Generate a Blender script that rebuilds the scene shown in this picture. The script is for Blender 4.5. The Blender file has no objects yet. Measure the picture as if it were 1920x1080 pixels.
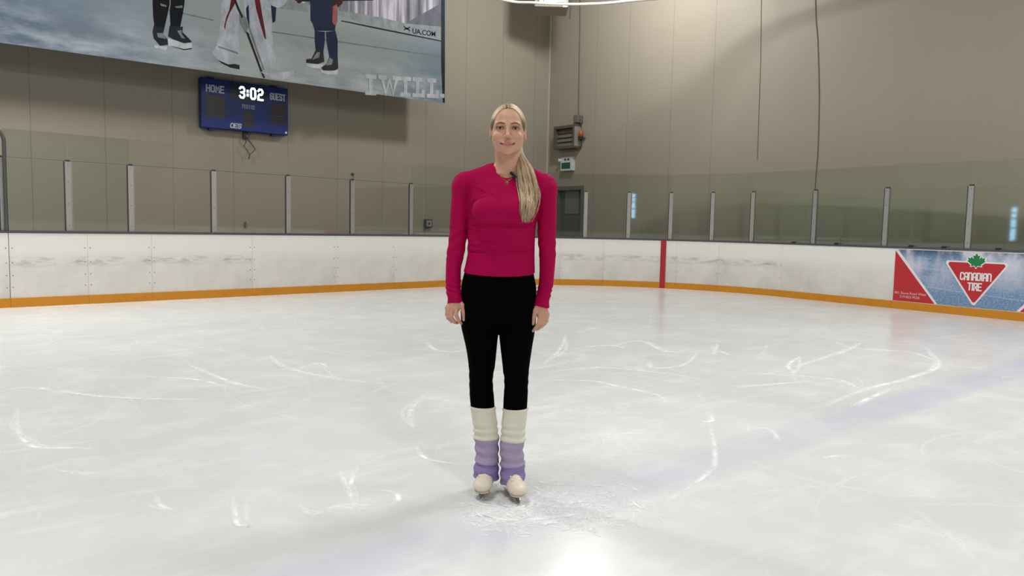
import bpy, bmesh, math, random
import numpy as np
from mathutils import Vector, Matrix

random.seed(7); rng = np.random.default_rng(7)
scn = bpy.context.scene
COL = scn.collection
R = math.radians

# ------------------------------------------------------------------ camera
# World axes: X runs along the end wall, Y along the side wall.  Camera above the origin.
F_PX, CAM_H = 1400.0, 1.22
ROLL = math.atan(.021); PITCH = R(4.6664); YAW = R(39.48)
cY, sY = math.cos(YAW), math.sin(YAW)
def turn(x, y):                       # view-aligned ground coordinates -> world
    return (x*cY + y*sY, -x*sY + y*cY)
def v3(x, y, z):
    a, b = turn(x, y); return Vector((a, b, z))
_f = v3(0, math.cos(PITCH), -math.sin(PITCH)); _r = v3(1, 0, 0); _u = v3(0, math.sin(PITCH), math.cos(PITCH))
_cr = _r*math.cos(ROLL) + _u*math.sin(ROLL); _cu = -_r*math.sin(ROLL) + _u*math.cos(ROLL)
cam = bpy.data.objects.new('camera', bpy.data.cameras.new('camera'))
COL.objects.link(cam)
cam.data.sensor_width = 36; cam.data.lens = F_PX/1920*36; cam.data.clip_end = 200
M_ = Matrix((( _cr.x, _cu.x, -_f.x, 0), (_cr.y, _cu.y, -_f.y, 0), (_cr.z, _cu.z, -_f.z, CAM_H), (0, 0, 0, 1)))
cam.matrix_world = M_
scn.camera = cam
scn.view_settings.view_transform = 'Standard'; scn.view_settings.look = 'None'
scn.view_settings.gamma = 1; scn.view_settings.use_curve_mapping = False
scn.view_settings.exposure = 0.0
scn.cycles.transparent_max_bounces = 48

w = bpy.data.worlds.new('hall_air'); scn.world = w; w.use_nodes = True
w.node_tree.nodes['Background'].inputs[0].default_value = (.5, .5, .5, 1)
w.node_tree.nodes['Background'].inputs[1].default_value = .02

# ceiling lamps of the rink: a grid of high-bay lamps, 7 m up
def lamp(x, y, z, power, sx=.6, sy=2.3, col=(1, .98, .945)):
    l = bpy.data.lights.new('high_bay_lamp', 'AREA'); l.shape = 'RECTANGLE'; l.size = sx; l.size_y = sy
    l.energy = power; l.color = col
    o = bpy.data.objects.new('high_bay_lamp', l); o.location = (x, y, z); COL.objects.link(o)
def globe(x, y, z, power, r, col=(1, .98, .945)):        # bare-bulb lamp near the corner
    l = bpy.data.lights.new('globe_lamp', 'POINT'); l.energy = power; l.shadow_soft_size = r; l.color = col
    o = bpy.data.objects.new('globe_lamp', l); o.location = (x, y, z); COL.objects.link(o)
LP = 292
for bx in (10.6, 0.0, -11.0):
    for by in (10.9, 2.6, -5.0, -13.0):
        k_ = {(10.6, 10.9): 2.1, (10.6, 2.6): 1.1, (0.0, 10.9): 1.5, (0.0, 2.6): .62, (10.6, -5.0): 1.15, (0.0, -5.0): 1.05}.get((bx, by), .9)
        if (bx, by) == (10.6, 10.9): globe(11.0, 10.75, 7.1, LP*k_, .3)
        elif (bx, by) == (10.6, 2.6): lamp(7.2, 2.3, 7.0, LP*k_)
        else: lamp(bx, by, 7.0, LP*k_)

def ray(px, py):                      # direction through a photograph position (1920 x 1080)
    return (_f*F_PX + _cr*(px-960) - _cu*(py-540)).normalized()
CAMP = Vector((0, 0, CAM_H))
def on_plane(px, py, p0, n):
    d = ray(px, py); t = (Vector(p0)-CAMP).dot(Vector(n))/d.dot(Vector(n)); return CAMP + d*t
def on_ice(px, py, z=0.0): return on_plane(px, py, (0, 0, z), (0, 0, 1))
def on_y(px, py, y): return on_plane(px, py, (0, y, 0), (0, 1, 0))
def on_x(px, py, x): return on_plane(px, py, (x, 0, 0), (1, 0, 0))
def project(p):
    d = Vector(p)-CAMP; z = d.dot(_f); return 960+F_PX*d.dot(_cr)/z, 540-F_PX*d.dot(_cu)/z

# ------------------------------------------------------------------ materials
def lin(c):
    return tuple(((v/255)/12.92 if v/255 <= .04045 else ((v/255+.055)/1.055)**2.4) for v in c)
MATS = {}
def mat(name, rgb, rough=.6, metal=0, spec=.5, emit=None, estr=0, srgb=True):
    if name in MATS: return MATS[name]
    m = bpy.data.materials.new(name); m.use_nodes = True
    b = m.node_tree.nodes['Principled BSDF']
    c = lin(rgb) if srgb else rgb
    b.inputs['Base Color'].default_value = (*c, 1); b.inputs['Roughness'].default_value = rough
    b.inputs['Metallic'].default_value = metal; b.inputs['Specular IOR Level'].default_value = spec
    if emit is not None:
        b.inputs['Emission Color'].default_value = (*lin(emit), 1); b.inputs['Emission Strength'].default_value = estr
    MATS[name] = m; return m
class NT:
    def __init__(s, m): s.t = m.node_tree; s.n = s.t.nodes; s.l = s.t.links; s.b = s.n['Principled BSDF']
    def add(s, ty, **kw):
        n = s.n.new(ty)
        for k, v in kw.items(): setattr(n, k, v)
        return n
    def link(s, a, b): s.l.new(a, b)
    def noise(s, scale, detail=4, vec=None, rough=.55, mapscale=None):
        n = s.add('ShaderNodeTexNoise'); n.inputs['Scale'].default_value = scale
        n.inputs['Detail'].default_value = detail; n.inputs['Roughness'].default_value = rough
        if vec is None:
            vec = s.add('ShaderNodeTexCoord').outputs['Object']
        if mapscale:
            mp = s.add('ShaderNodeMapping'); mp.inputs['Scale'].default_value = mapscale
            s.link(vec, mp.inputs['Vector']); vec = mp.outputs['Vector']
        s.link(vec, n.inputs['Vector']); return n.outputs['Fac']
    def ramp(s, fac, stops):
        r = s.add('ShaderNodeValToRGB'); e = r.color_ramp.elements
        while len(e) < len(stops): e.new(.5)
        for i, (p, c) in enumerate(stops):
            e[i].position = p; e[i].color = (*c, 1) if len(c) == 3 else c
        s.link(fac, r.inputs['Fac']); return r.outputs['Color']
    def mix(s, fac, a, b, mode='MIX'):
        m = s.add('ShaderNodeMix'); m.data_type = 'RGBA'; m.blend_type = mode
        for sock, v in ((m.inputs['Factor'], fac), (m.inputs['A'], a), (m.inputs['B'], b)):
            if hasattr(v, 'is_output'): s.link(v, sock)
            else: sock.default_value = v if not isinstance(v, tuple) else ((*v, 1) if len(v) == 3 else v)
        m.inputs['Factor']
        return m.outputs['Result']
    def math(s, op, a, b=0.0, c=None):
        m = s.add('ShaderNodeMath', operation=op)
        for i, v in enumerate((a, b) if c is None else (a, b, c)):
            if hasattr(v, 'is_output'): s.link(v, m.inputs[i])
            else: m.inputs[i].default_value = v
        return m.outputs[0]
    def bump(s, h, strength=.3, dist=.01):
        b = s.add('ShaderNodeBump'); b.inputs['Strength'].default_value = strength; b.inputs['Distance'].default_value = dist
        s.link(h, b.inputs['Height']); s.link(b.outputs['Normal'], s.b.inputs['Normal'])
# NT.mix takes the RGBA sockets: Mix node exposes several A/B sockets, so pick by type
def _mix(s, fac, a, b, mode='MIX'):
    m = s.add('ShaderNodeMix'); m.data_type = 'RGBA'; m.blend_type = mode
    fi = [i for i in m.inputs if i.name == 'Factor' and i.type == 'VALUE'][0]
    ai = [i for i in m.inputs if i.name == 'A' and i.type == 'RGBA'][0]
    bi = [i for i in m.inputs if i.name == 'B' and i.type == 'RGBA'][0]
    for sock, v in ((fi, fac), (ai, a), (bi, b)):
        if isinstance(v, bpy.types.NodeSocket): s.link(v, sock)
        elif isinstance(v, tuple): sock.default_value = (*v, 1) if len(v) == 3 else v
        else: sock.default_value = v
    return [o for o in m.outputs if o.type == 'RGBA'][0]
NT.mix = _mix
def _math(s, op, a, b=0.0, c=None):
    m = s.add('ShaderNodeMath', operation=op)
    for i, v in enumerate((a, b) if c is None else (a, b, c)):
        if isinstance(v, bpy.types.NodeSocket): s.link(v, m.inputs[i])
        else: m.inputs[i].default_value = v
    return m.outputs[0]
NT.math = _math
def xyz(t):
    sp = t.add('ShaderNodeSeparateXYZ'); t.link(t.add('ShaderNodeTexCoord').outputs['Object'], sp.inputs[0]); return sp.outputs

# ------------------------------------------------------------------ mesh helpers
def obj(name, verts, faces, m, parent=None, smooth=False):
    me = bpy.data.meshes.new(name); me.from_pydata([tuple(v) for v in verts], [], [tuple(f) for f in faces]); me.update()
    if smooth: me.polygons.foreach_set('use_smooth', [True]*len(me.polygons))
    o = bpy.data.objects.new(name, me); COL.objects.link(o)
    if m is not None: me.materials.append(m)
    if parent is not None: o.parent = parent
    return o
def tag(o, label=None, cat=None, group=None, kind=None):
    if label: o['label'] = label
    if cat: o['category'] = cat
    if group: o['group'] = group
    if kind: o['kind'] = kind
    return o
def thing(name, label, cat, loc=(0, 0, 0), group=None, rz=0):
    o = bpy.data.objects.new(name, None); COL.objects.link(o); o.location = loc; o.rotation_euler = (0, 0, rz)
    o.empty_display_size = .1
    return tag(o, label, cat, group)
class MB:
    def __init__(s): s.v = []; s.f = []
    def add(s, verts, faces):
        n = len(s.v); s.v += [tuple(v) for v in verts]; s.f += [tuple(i+n for i in f) for f in faces]; return s
    def box(s, c, size, rot=None):
        x, y, z = (k/2 for k in size)
        vs = [Vector((i, j, k)) for i in (-x, x) for j in (-y, y) for k in (-z, z)]
        if rot is not None: vs = [rot @ v for v in vs]
        vs = [v+Vector(c) for v in vs]
        return s.add(vs, [(0, 1, 3, 2), (4, 6, 7, 5), (0, 4, 5, 1), (2, 3, 7, 6), (0, 2, 6, 4), (1, 5, 7, 3)])
    def box2(s, a, b):
        return s.box([(i+j)/2 for i, j in zip(a, b)], [abs(i-j) for i, j in zip(a, b)])
    def tube(s, pts, r, n=8, cap=True):
        pts = [Vector(p) for p in pts]; rs = r if hasattr(r, '__len__') else [r]*len(pts)
        vs, fs = [], []; up = Vector((.13, .2, 1)).normalized(); prev = None
        for i, p in enumerate(pts):
            t = (pts[min(i+1, len(pts)-1)]-pts[max(i-1, 0)]).normalized()
            a = t.cross(up) if prev is None else prev - t*prev.dot(t)
            if a.length < 1e-5: a = t.cross(Vector((1, .1, 0)))
            a.normalize(); prev = a; b = t.cross(a)
            for k in range(n):
                an = 2*math.pi*k/n; vs.append(p+(a*math.cos(an)+b*math.sin(an))*rs[i])
        for i in range(len(pts)-1):
            for k in range(n):
                fs.append((i*n+k, i*n+(k+1) % n, (i+1)*n+(k+1) % n, (i+1)*n+k))
        if cap: fs += [tuple(range(n))[::-1], tuple(range((len(pts)-1)*n, len(pts)*n))]
        return s.add(vs, fs)
    def sphere(s, c, r, nu=16, nv=10):
        r = r if hasattr(r, '__len__') else (r, r, r); vs, fs = [], []
        for j in range(nv+1):
            th = math.pi*j/nv
            for i in range(nu):
                ph = 2*math.pi*i/nu
                vs.append((c[0]+r[0]*math.sin(th)*math.cos(ph), c[1]+r[1]*math.sin(th)*math.sin(ph), c[2]+r[2]*math.cos(th)))
        for j in range(nv):
            for i in range(nu):
                fs.append((j*nu+i, (j+1)*nu+i, (j+1)*nu+(i+1) % nu, j*nu+(i+1) % nu))
        return s.add(vs, fs)
    def build(s, name, m, parent=None, smooth=False, bevel=0):
        o = obj(name, s.v, s.f, m, parent, smooth)
        if bevel:
            b = o.modifiers.new('bevel', 'BEVEL'); b.width = bevel; b.segments = 2; b.limit_method = 'ANGLE'
        return o
def prism(mb, pts2, o, xd, yd, nd, th):
    """polygon pts2 in the plane (o, xd, yd) extruded by th along nd"""
    n = len(pts2); A = [o+xd*p[0]+yd*p[1] for p in pts2]; B = [a+nd*th for a in A]
    mb.add(A+B, [tuple(range(n))[::-1], tuple(range(n, 2*n))]+[(i, (i+1) % n, n+(i+1) % n, n+i) for i in range(n)])
GLY = {'H': [[(0, 0), (0, 6)], [(4, 0), (4, 6)], [(0, 3), (4, 3)]],
 'O': [[(1, 0), (3, 0), (4, 1), (4, 5), (3, 6), (1, 6), (0, 5), (0, 1), (1, 0)]],
 'M': [[(0, 0), (0, 6), (2, 2.6), (4, 6), (4, 0)]], 'E': [[(4, 0), (0, 0), (0, 6), (4, 6)], [(0, 3), (3.3, 3)]],
 'G': [[(4, 5), (3, 6), (1, 6), (0, 5), (0, 1), (1, 0), (3, 0), (4, 1), (4, 3), (2.3, 3)]],
 'U': [[(0, 6), (0, 1), (1, 0), (3, 0), (4, 1), (4, 6)]],
 'S': [[(4, 5), (3, 6), (1, 6), (0, 5), (0, 4), (1, 3), (3, 3), (4, 2), (4, 1), (3, 0), (1, 0), (0, 1)]],
 'T': [[(0, 6), (4, 6)], [(2, 6), (2, 0)]], 'P': [[(0, 0), (0, 6), (3, 6), (4, 5), (4, 3.8), (3, 2.8), (0, 2.8)]],
 'R': [[(0, 0), (0, 6), (3, 6), (4, 5), (4, 3.8), (3, 2.8), (0, 2.8)], [(2, 2.8), (4, 0)]],
 'I': [[(2, 0), (2, 6)]], 'D': [[(0, 0), (0, 6), (3, 6), (4, 5), (4, 1), (3, 0), (0, 0)]],
 'C': [[(4, 5), (3, 6), (1, 6), (0, 5), (0, 1), (1, 0), (3, 0), (4, 1)]],
 'A': [[(0, 0), (0, 5), (1, 6), (3, 6), (4, 5), (4, 0)], [(0, 2.5), (4, 2.5)]],
 'N': [[(0, 0), (0, 6), (3, 6), (4, 5), (4, 0)]],
 '3': [[(0, 5.2), (1, 6), (3, 6), (4, 5), (4, 4), (3, 3), (4, 2), (4, 1), (3, 0), (1, 0), (0, .8)], [(1.2, 3), (3, 3)]],
 '0': [[(1, 0), (3, 0), (4, 1), (4, 5), (3, 6), (1, 6), (0, 5), (0, 1), (1, 0)]],
 '2': [[(0, 5), (1, 6), (3, 6), (4, 5), (4, 4), (3, 3), (1, 3), (0, 2), (0, 0), (4, 0)]],
 ':': [[(2, 1.6), (2, 2.2)], [(2, 3.8), (2, 4.4)]],
 'i': [[(2, 0), (2, 6)], [(.9, 0), (3.1, 0)], [(.9, 6), (3.1, 6)]],
 'w': [[(0.2, 6), (1.4, 0), (2.5, 5.6), (3.6, 0), (4.8, 6)], [(-.4, 6), (1.0, 6)], [(4.0, 6), (5.4, 6)]],
 'l': [[(1, 0), (1, 6)], [(0, 6), (2, 6)], [(0, 0), (3.0, 0), (3.0, 1.5)]], '.': [[(0, .3), (.5, .3)]]}
glc = [0]
def glyphs(mb, text, o, xd, yd, nd, height, width, pitch, th, lift=.0015):
    """block letters: each stroke a flat bar of thickness th"""
    o = Vector(o)
    for i, ch in enumerate(text):
        if ch == ' ': continue
        for pl in GLY[ch]:
            P = [Vector((p[0]/4*width+(pitch[i] if hasattr(pitch, '__len__') else pitch*i), p[1]/6*height)) for p in pl]
            closed = (P[0]-P[-1]).length < 1e-6; n_ = len(P)-1 if closed else len(P); Lp, Rp = [], []
            for j in range(n_):
                din = (P[j]-P[j-1]).normalized() if j > 0 else ((P[0]-P[-2]).normalized() if closed else None)
                dout = (P[j+1]-P[j]).normalized() if j+1 < len(P) else None
                c = P[j]
                if din is None: c = c-dout*th*.5; din = dout
                if dout is None: c = c+din*th*.5; dout = din
                n1, n2 = Vector((-din.y, din.x)), Vector((-dout.y, dout.x)); m_ = n1+n2
                m_ = m_/max(m_.dot(n1), .35); Lp.append(c+m_*th/2); Rp.append(c-m_*th/2)
            glc[0] += 1; lf = lift+.00004*(glc[0] % 12); V = [o+xd*k.x+yd*k.y+nd*lf for k in Lp+Rp]
            mb.add(V, [(j, n_+j, n_+(j+1) % n_, (j+1) % n_) for j in range(n_ if closed else n_-1)])
    return mb
def font_text(name, text, o, xd, yd, height, m, parent, bold=0.0, align='LEFT'):
    cu = bpy.data.curves.new(name, 'FONT'); cu.body = text; cu.size = 1; cu.offset = bold; cu.align_x = align; cu.resolution_u = 4
    t = bpy.data.objects.new(name+'_c', cu); COL.objects.link(t)
    dg = bpy.context.evaluated_depsgraph_get(); me = bpy.data.meshes.new_from_object(t.evaluated_get(dg))
    bpy.data.objects.remove(t); bpy.data.curves.remove(cu)
    s = height/.7
    for v in me.vertices: v.co = o+xd*(v.co.x*s)+yd*(v.co.y*s)
    me.name = name; me.materials.clear(); me.materials.append(m)
    ob = bpy.data.objects.new(name, me); COL.objects.link(ob); ob.parent = parent; return ob
UP = Vector((0, 0, 1))

# ------------------------------------------------------------------ setting
XW, YW = 13.75, 15.3            # side wall (right) and end wall (left) of the hall
XN, YN, ZC = -15.0, -24.0, 9.0
def wall_material(name, base, n_axis, seams=()):
    m = mat(name, base, .55, spec=.35); t = NT(m); s = xyz(t)
    nz = t.noise(1.3, 5, mapscale=(1, 1, .25)); fine = t.noise(60, 2, mapscale=(1, 1, .02))
    c = lin(base); col = t.mix(t.math('MULTIPLY', nz, .5), tuple(k*1.06 for k in c), tuple(k*.86 for k in c))
    ax = s[n_axis]
    tot = None
    for p in seams:                                  # narrow panel joints
        d = t.math('ABSOLUTE', t.math('SUBTRACT', ax, p))
        k = t.math('LESS_THAN', d, .007)
        tot = k if tot is None else t.math('MAXIMUM', tot, k)
    if tot is not None:
        col = t.mix(t.math('MULTIPLY', tot, .42), col, tuple(k*.35 for k in c))
    t.link(col, t.b.inputs['Base Color'])
    t.bump(t.math('ADD', fine, t.math('MULTIPLY', nz, .6)), .12, .01)
    return m
seamE = [on_y(p, 330, YW).x for p in (60, 199, 325, 438, 540, 633, 718, 797.5, 871, 939, 999)]
dE = (seamE[8]-seamE[0])/8
seamE = [seamE[0]-dE*k for k in range(1, 12)]+seamE
seamS = [on_x(p, 250, XW).y for p in (1115, 1175, 1256, 1334)]
WALLC = (160, 152, 138)
mw_end = wall_material('end_wall_paint', WALLC, 0, seamE); mw_side = wall_material('side_wall_paint', WALLC, 1, seamS)
mw_plain = wall_material('plain_wall_paint', (118, 112, 102), 0)
def struct(name, mb, m): return tag(mb.build(name, m), kind='structure')
struct('floor', MB().box2((XN, YN, -.2), (XW, YW, -.03)), mat('concrete_floor', (120, 118, 112), .8))
struct('wall_end', MB().box2((XN, YW, -.03), (XW+.2, YW+.2, ZC)), mw_end)
struct('wall_left', MB().box2((XN-.2, YN, -.03), (XN, YW+.2, ZC)), mw_plain)
struct('wall_back', MB().box2((XN, YN-.2, -.03), (XW+.2, YN, ZC)), mw_plain)
struct('ceiling', MB().box2((XN, YN, ZC), (XW, YW, ZC+.2)), mat('ceiling_deck', (66, 64, 62), .8))
# side wall with a door opening
dL, dR = on_x(1042, 400, XW).y, on_x(1092, 400, XW).y       # dL is the far jamb
dtop = on_x(1092, 351, XW).z
mb = MB()
mb.box2((XW, YN, -.03), (XW+.2, dR, ZC)); mb.box2((XW, dL, -.03), (XW+.2, YW+.2, ZC)); mb.box2((XW, dR, dtop), (XW+.2, dL, ZC))
struct('wall_side', mb, mw_side)
mb = MB(); mb.box2((XW+.12, dR, -.03), (XW+.16, dL, dtop))
door = struct('door_1', mb, mat('door_grey', (92, 96, 93), .5))
mb = MB()
for y0, y1, z0, z1 in ((dR-.03, dR+.06, -.03, dtop+.04), (dL-.06, dL+.03, -.03, dtop+.04), (dR+.06, dL-.06, dtop-.06, dtop+.04)):
    mb.box2((XW-.02, y0, z0), (XW+.12, y1, z1))
mb.build('door_frame', mat('door_frame_grey', (104, 106, 102), .5), door)
MB().box2((XW+.10, dR+.25, 1.6), (XW+.125, dL-.25, 2.25)).build('door_panel', mat('door_panel_grey', (118, 120, 115), .5), door)
MB().tube([(XW+.11, dR+.14, 1.0), (XW+.06, dR+.14, 1.0), (XW+.06, dR+.28, 1.0)], .012).build('door_handle', mat('steel', (150, 150, 150), .35, 1), door)
# light strip at the hall corner
struct('trim_1', MB().box2((XW-.035, YW-.035, 0), (XW, YW, 8.9)), mat('corner_trim', (190, 184, 170), .5))

# boards path: end line and side line joined by a round corner
eA, eB = Vector((-6, 11.91-.056*6)), Vector((1, .056)).normalized()
sA, sB = Vector((12.40, 0)), Vector((.078, 1)).normalized()
def fillet(r):
    nE = Vector((eB.y, -eB.x)); nS = Vector((-sB.y, sB.x))          # into the rink
    A, B = eA+nE*r, sA+nS*r
    den = eB.x*sB.y-eB.y*sB.x; d = B-A; t = (d.x*sB.y-d.y*sB.x)/den
    c = A+eB*t; return c, c-nE*r, c-nS*r
RAD = 4.4
cc, tE, tS = fillet(RAD)
a0 = math.atan2(*(tE-cc).yx); a1 = math.atan2(*(tS-cc).yx); ARC = RAD*(a0-a1)
def path(s):
    """s = 0 where the end straight meets the corner; grows through the corner toward the camera"""
    if s < 0: p = tE+eB*s; t = eB
    elif s < ARC:
        a = a0-s/RAD; p = cc+Vector((math.cos(a), math.sin(a)))*RAD; t = Vector((math.sin(a), -math.cos(a)))
    else: p = tS-sB*(s-ARC); t = -sB
    n = Vector((-t.y, t.x))                                          # outward, away from the ice
    return p, t, n
def s_at(px, z=1.0, off=0.0):
    lo, hi = -11.5, ARC+9.0
    for _ in range(50):
        m = (lo+hi)/2; p, t, n = path(m); q = p+n*off
        if project((q.x, q.y, z))[0] < px: lo = m
        else: hi = m
    return (lo+hi)/2
def sweep(mb, s0, s1, off0, off1, z0, z1, step=.22):
    """solid following the boards between s0 and s1, from off0 to off1 outward, z0..z1"""
    n = max(1, int(math.ceil((s1-s0)/step))); vs, fs = [], []
    for i in range(n+1):
        p, t, nn = path(s0+(s1-s0)*i/n)
        for o_, z in ((off0, z0), (off1, z0), (off1, z1), (off0, z1)):
            q = p+nn*o_; vs.append((q.x, q.y, z))
    for i in range(n):
        for k in range(4): fs.append((i*4+k, i*4+(k+1) % 4, i*4+4+(k+1) % 4, i*4+4+k))
    fs += [(0, 1, 2, 3)[::-1], (n*4, n*4+1, n*4+2, n*4+3)]
    return mb.add(vs, [f[::-1] for f in fs])

# ice sheet: follows the boards, then closes behind the camera
S_END = ARC+28
outline = [path(s)[0]+path(s)[2]*.03 for s in [-18]+[k*ARC/24 for k in range(25)]+[S_END]]
outline = [(p.x, p.y) for p in outline]+[(-12.3, outline[-1][1])]
outline.append((-12.3, outline[0][1]))
n = len(outline)
ice = obj('floor_ice', [(x, y, 0) for x, y in outline]+[(x, y, -.03) for x, y in outline],
          [tuple(range(n))[::-1], tuple(range(n, 2*n))]+[(i, (i+1) % n, n+(i+1) % n, n+i) for i in range(n)], None)
tag(ice, kind='structure')
mi = mat('rink_ice', (222, 224, 219), .17, spec=.34); t = NT(mi); s = xyz(t)
t.b.inputs['IOR'].default_value = 1.31
big = t.noise(.55, 5); mid = t.noise(2.2, 6, rough=.65); streak = t.noise(5, 5, mapscale=(.25, 1.2, 1)); fine = t.noise(38, 4)
ICE = lin((227, 231, 231))
base = t.mix(t.ramp(big, [(.35, (0, 0, 0)), (.7, (1, 1, 1))]), tuple(k*.88 for k in ICE), tuple(k*1.0 for k in ICE))
base = t.mix(t.math('MULTIPLY', t.ramp(mid, [(.5, (0, 0, 0)), (.8, (1, 1, 1))]), .55), base, lin((246, 247, 246)))
base = t.mix(t.math('MULTIPLY', t.ramp(streak, [(.55, (0, 0, 0)), (.78, (1, 1, 1))]), .5), base, lin((247, 248, 247)))
# the faded blue line painted under the ice
wob = t.math('MULTIPLY', t.math('SUBTRACT', t.noise(3, 4), .5), .10)
dl = t.math('ABSOLUTE', t.math('ADD', t.math('SUBTRACT', s[1], 2.32), wob))
band = t.ramp(dl, [(.10, (1, 1, 1)), (.23, (0, 0, 0))])
band = t.math('MULTIPLY', band, t.ramp(t.noise(1.6, 4), [(.25, (.35, .35, .35)), (.65, (1, 1, 1))]))
base = t.mix(t.math('MULTIPLY', band, .50), base, lin((196, 196, 224)))
t.link(base, t.b.inputs['Base Color'])
rr = t.math('ADD', t.math('MULTIPLY', t.noise(3.2, 5),   .12), .17); t.link(rr, t.b.inputs['Roughness'])
t.bump(t.math('ADD', fine, t.math('MULTIPLY', mid, 1.5)), .05, .006)
ice.data.materials.append(mi)

# scored skate marks and shaved snow lying on the ice
ms = bpy.data.materials.new('shaved_snow'); ms.use_nodes = True; nt = ms.node_tree
at = nt.nodes.new('ShaderNodeAttribute'); at.attribute_name = 'cover'
tr = nt.nodes.new('ShaderNodeBsdfTransparent'); mx = nt.nodes.new('ShaderNodeMixShader')
bs = nt.nodes['Principled BSDF']; bs.inputs['Base Color'].default_value = (.95, .96, .96, 1); bs.inputs['Roughness'].default_value = .75
nz = nt.nodes.new('ShaderNodeTexNoise'); nz.inputs['Scale'].default_value = 9; nz.inputs['Detail'].default_value = 5
tc = nt.nodes.new('ShaderNodeTexCoord'); nt.links.new(tc.outputs['Object'], nz.inputs['Vector'])
rp = nt.nodes.new('ShaderNodeValToRGB'); rp.color_ramp.elements[0].position = .28; rp.color_ramp.elements[1].position = .60
nt.links.new(nz.outputs['Fac'], rp.inputs['Fac'])
mm = nt.nodes.new('ShaderNodeMath'); mm.operation = 'MULTIPLY'
nt.links.new(at.outputs['Fac'], mm.inputs[0]); nt.links.new(rp.outputs['Color'], mm.inputs[1])
nt.links.new(mm.outputs[0], mx.inputs[0]); nt.links.new(tr.outputs[0], mx.inputs[1]); nt.links.new(bs.outputs[0], mx.inputs[2])
nt.links.new(mx.outputs[0], nt.nodes['Material Output'].inputs['Surface'])
sv, sf, sc = [], [], []
lay = [0]
def ribbon(pts, wd, cover):
    """soft-edged strip of scraped snow through ground points"""
    lay[0] += 1; z = .0006+(lay[0] % 60)*.00003
    P = [Vector((p[0], p[1])) for p in pts]
    Q = []
    for i in range(len(P)-1):                                       # Catmull-Rom
        a, b, c, d = P[max(i-1, 0)], P[i], P[i+1], P[min(i+2, len(P)-1)]
        for k in range(6):
            u = k/6; Q.append(.5*((2*b)+(c-a)*u+(2*a-5*b+4*c-d)*u*u+(3*b-a-3*c+d)*u**3))
    Q.append(P[-1]); N = len(Q); b0 = len(sv)
    for i, q in enumerate(Q):
        tt = (Q[min(i+1, N-1)]-Q[max(i-1, 0)]); tt = tt.normalized() if tt.length > 1e-6 else Vector((1, 0))
        nn = Vector((-tt.y, tt.x)); e = math.sin(math.pi*(i+.15)/(N-.7))**.6 if 0 < i < N-1 else 0.0
        for k, cv in ((-1, 0), (-.25, 1), (.25, 1), (1, 0)):
            r_ = q+nn*(k*wd*.5*(.4+.6*e)); sv.append((r_.x, r_.y, z)); sc.append(cover*cv*e)
    for i in range(N-1):
        for k in range(3): sf.append((b0+i*4+k, b0+i*4+k+1, b0+i*4+5+k, b0+i*4+4+k))
seen = [
 [(35, 760), (32, 800), (50, 830), (80, 840), (145, 840), (178, 842)], [(293, 930), (300, 947), (325, 957)],
 [(505, 665), (530, 685), (600, 705), (720, 720)], [(350, 682), (430, 715), (500, 730)], [(797, 640), (820, 657), (872, 660)],
 [(805, 735), (770, 770), (775, 808)], [(635, 880), (655, 920), (666, 960)], [(672, 876), (660, 900), (650, 930)],
 [(680, 920), (735, 922), (745, 940), (706, 956)], [(560, 943), (585, 965), (630, 950), (670, 955), (700, 950)],
 [(780, 835), (800, 860), (882, 874)], [(1062, 628), (1050, 655), (1018, 684)], [(1325, 770), (1341, 850), (1325, 890), (1238, 948)],
 [(1735, 650), (1760, 685), (1700, 710), (1625, 730), (1545, 762)], [(1672, 728), (1635, 745), (1595, 762)],
 [(1252, 758), (1230, 740), (1160, 725), (1110, 715), (1000, 712)], [(1308, 662), (1280, 685), (1225, 690), (1218, 678)],
 [(1360, 727), (1440, 722), (1528, 714)], [(1502, 668), (1478, 685), (1492, 703)], [(1462, 828), (1440, 805), (1390, 808)],
 [(870, 960), (960, 975), (1080, 965), (1200, 945)], [(130, 884), (160, 888), (190, 886)], [(100, 880), (150, 890), (185, 888)],
 [(435, 930), (440, 960), (447, 985), (478, 983)], [(0, 735), (60, 728), (200, 745), (380, 750)], [(560, 690), (600, 682), (612, 690)],
 [(1140, 650), (1200, 640), (1250, 660), (1290, 655)], [(1070, 655), (1140, 648), (1180, 655)], [(1330, 650), (1352, 660), (1372, 668)],
 [(1345, 645), (1338, 665)], [(1560, 640), (1610, 655), (1700, 660), (1765, 680)], [(1400, 700), (1500, 705), (1580, 715), (1610, 730)],
 [(1020, 700), (1120, 690), (1240, 700), (1330, 715)], [(1330, 770), (1335, 790), (1310, 790)], [(1050, 835), (1130, 815), (1240, 812)],
 [(1540, 860), (1570, 855), (1600, 858)], [(1480, 690), (1580, 660), (1620, 640)], [(250, 705), (370, 712), (450, 732)]]
for q in seen:
    L = [on_ice(*p) for p in q]; d = (L[0]-CAMP).length
    ribbon(L, .022+.004*d+random.random()*.015, 1.0)
    if random.random() < .7: ribbon([Vector((p.x+.03*random.gauss(0, 1), p.y+.03*random.gauss(0, 1))) for p in L], .02+.003*d, .6)
for k in range(330):                                                 # long faint glides all over
    x, y = random.uniform(-5.5, 6), random.uniform(1.6, 13); c = Vector(turn(x, y))
    if c.x > 9.5 or c.y > 9.2: continue
    rr_ = random.choice((.3, .5, .8, 1.3, 2.5, 5)); a_ = random.uniform(0, 6.28); sp = random.uniform(.3, 1.4)*min(1.2, 1.0/rr_+.25)
    o_ = c-Vector((math.cos(a_), math.sin(a_)))*rr_
    ribbon([o_+Vector((math.cos(a_+sp*i/5), math.sin(a_+sp*i/5)))*rr_ for i in range(6)], random.uniform(.012, .05), random.uniform(.12, .5))
fc = on_ice(1040, 950)
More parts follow.
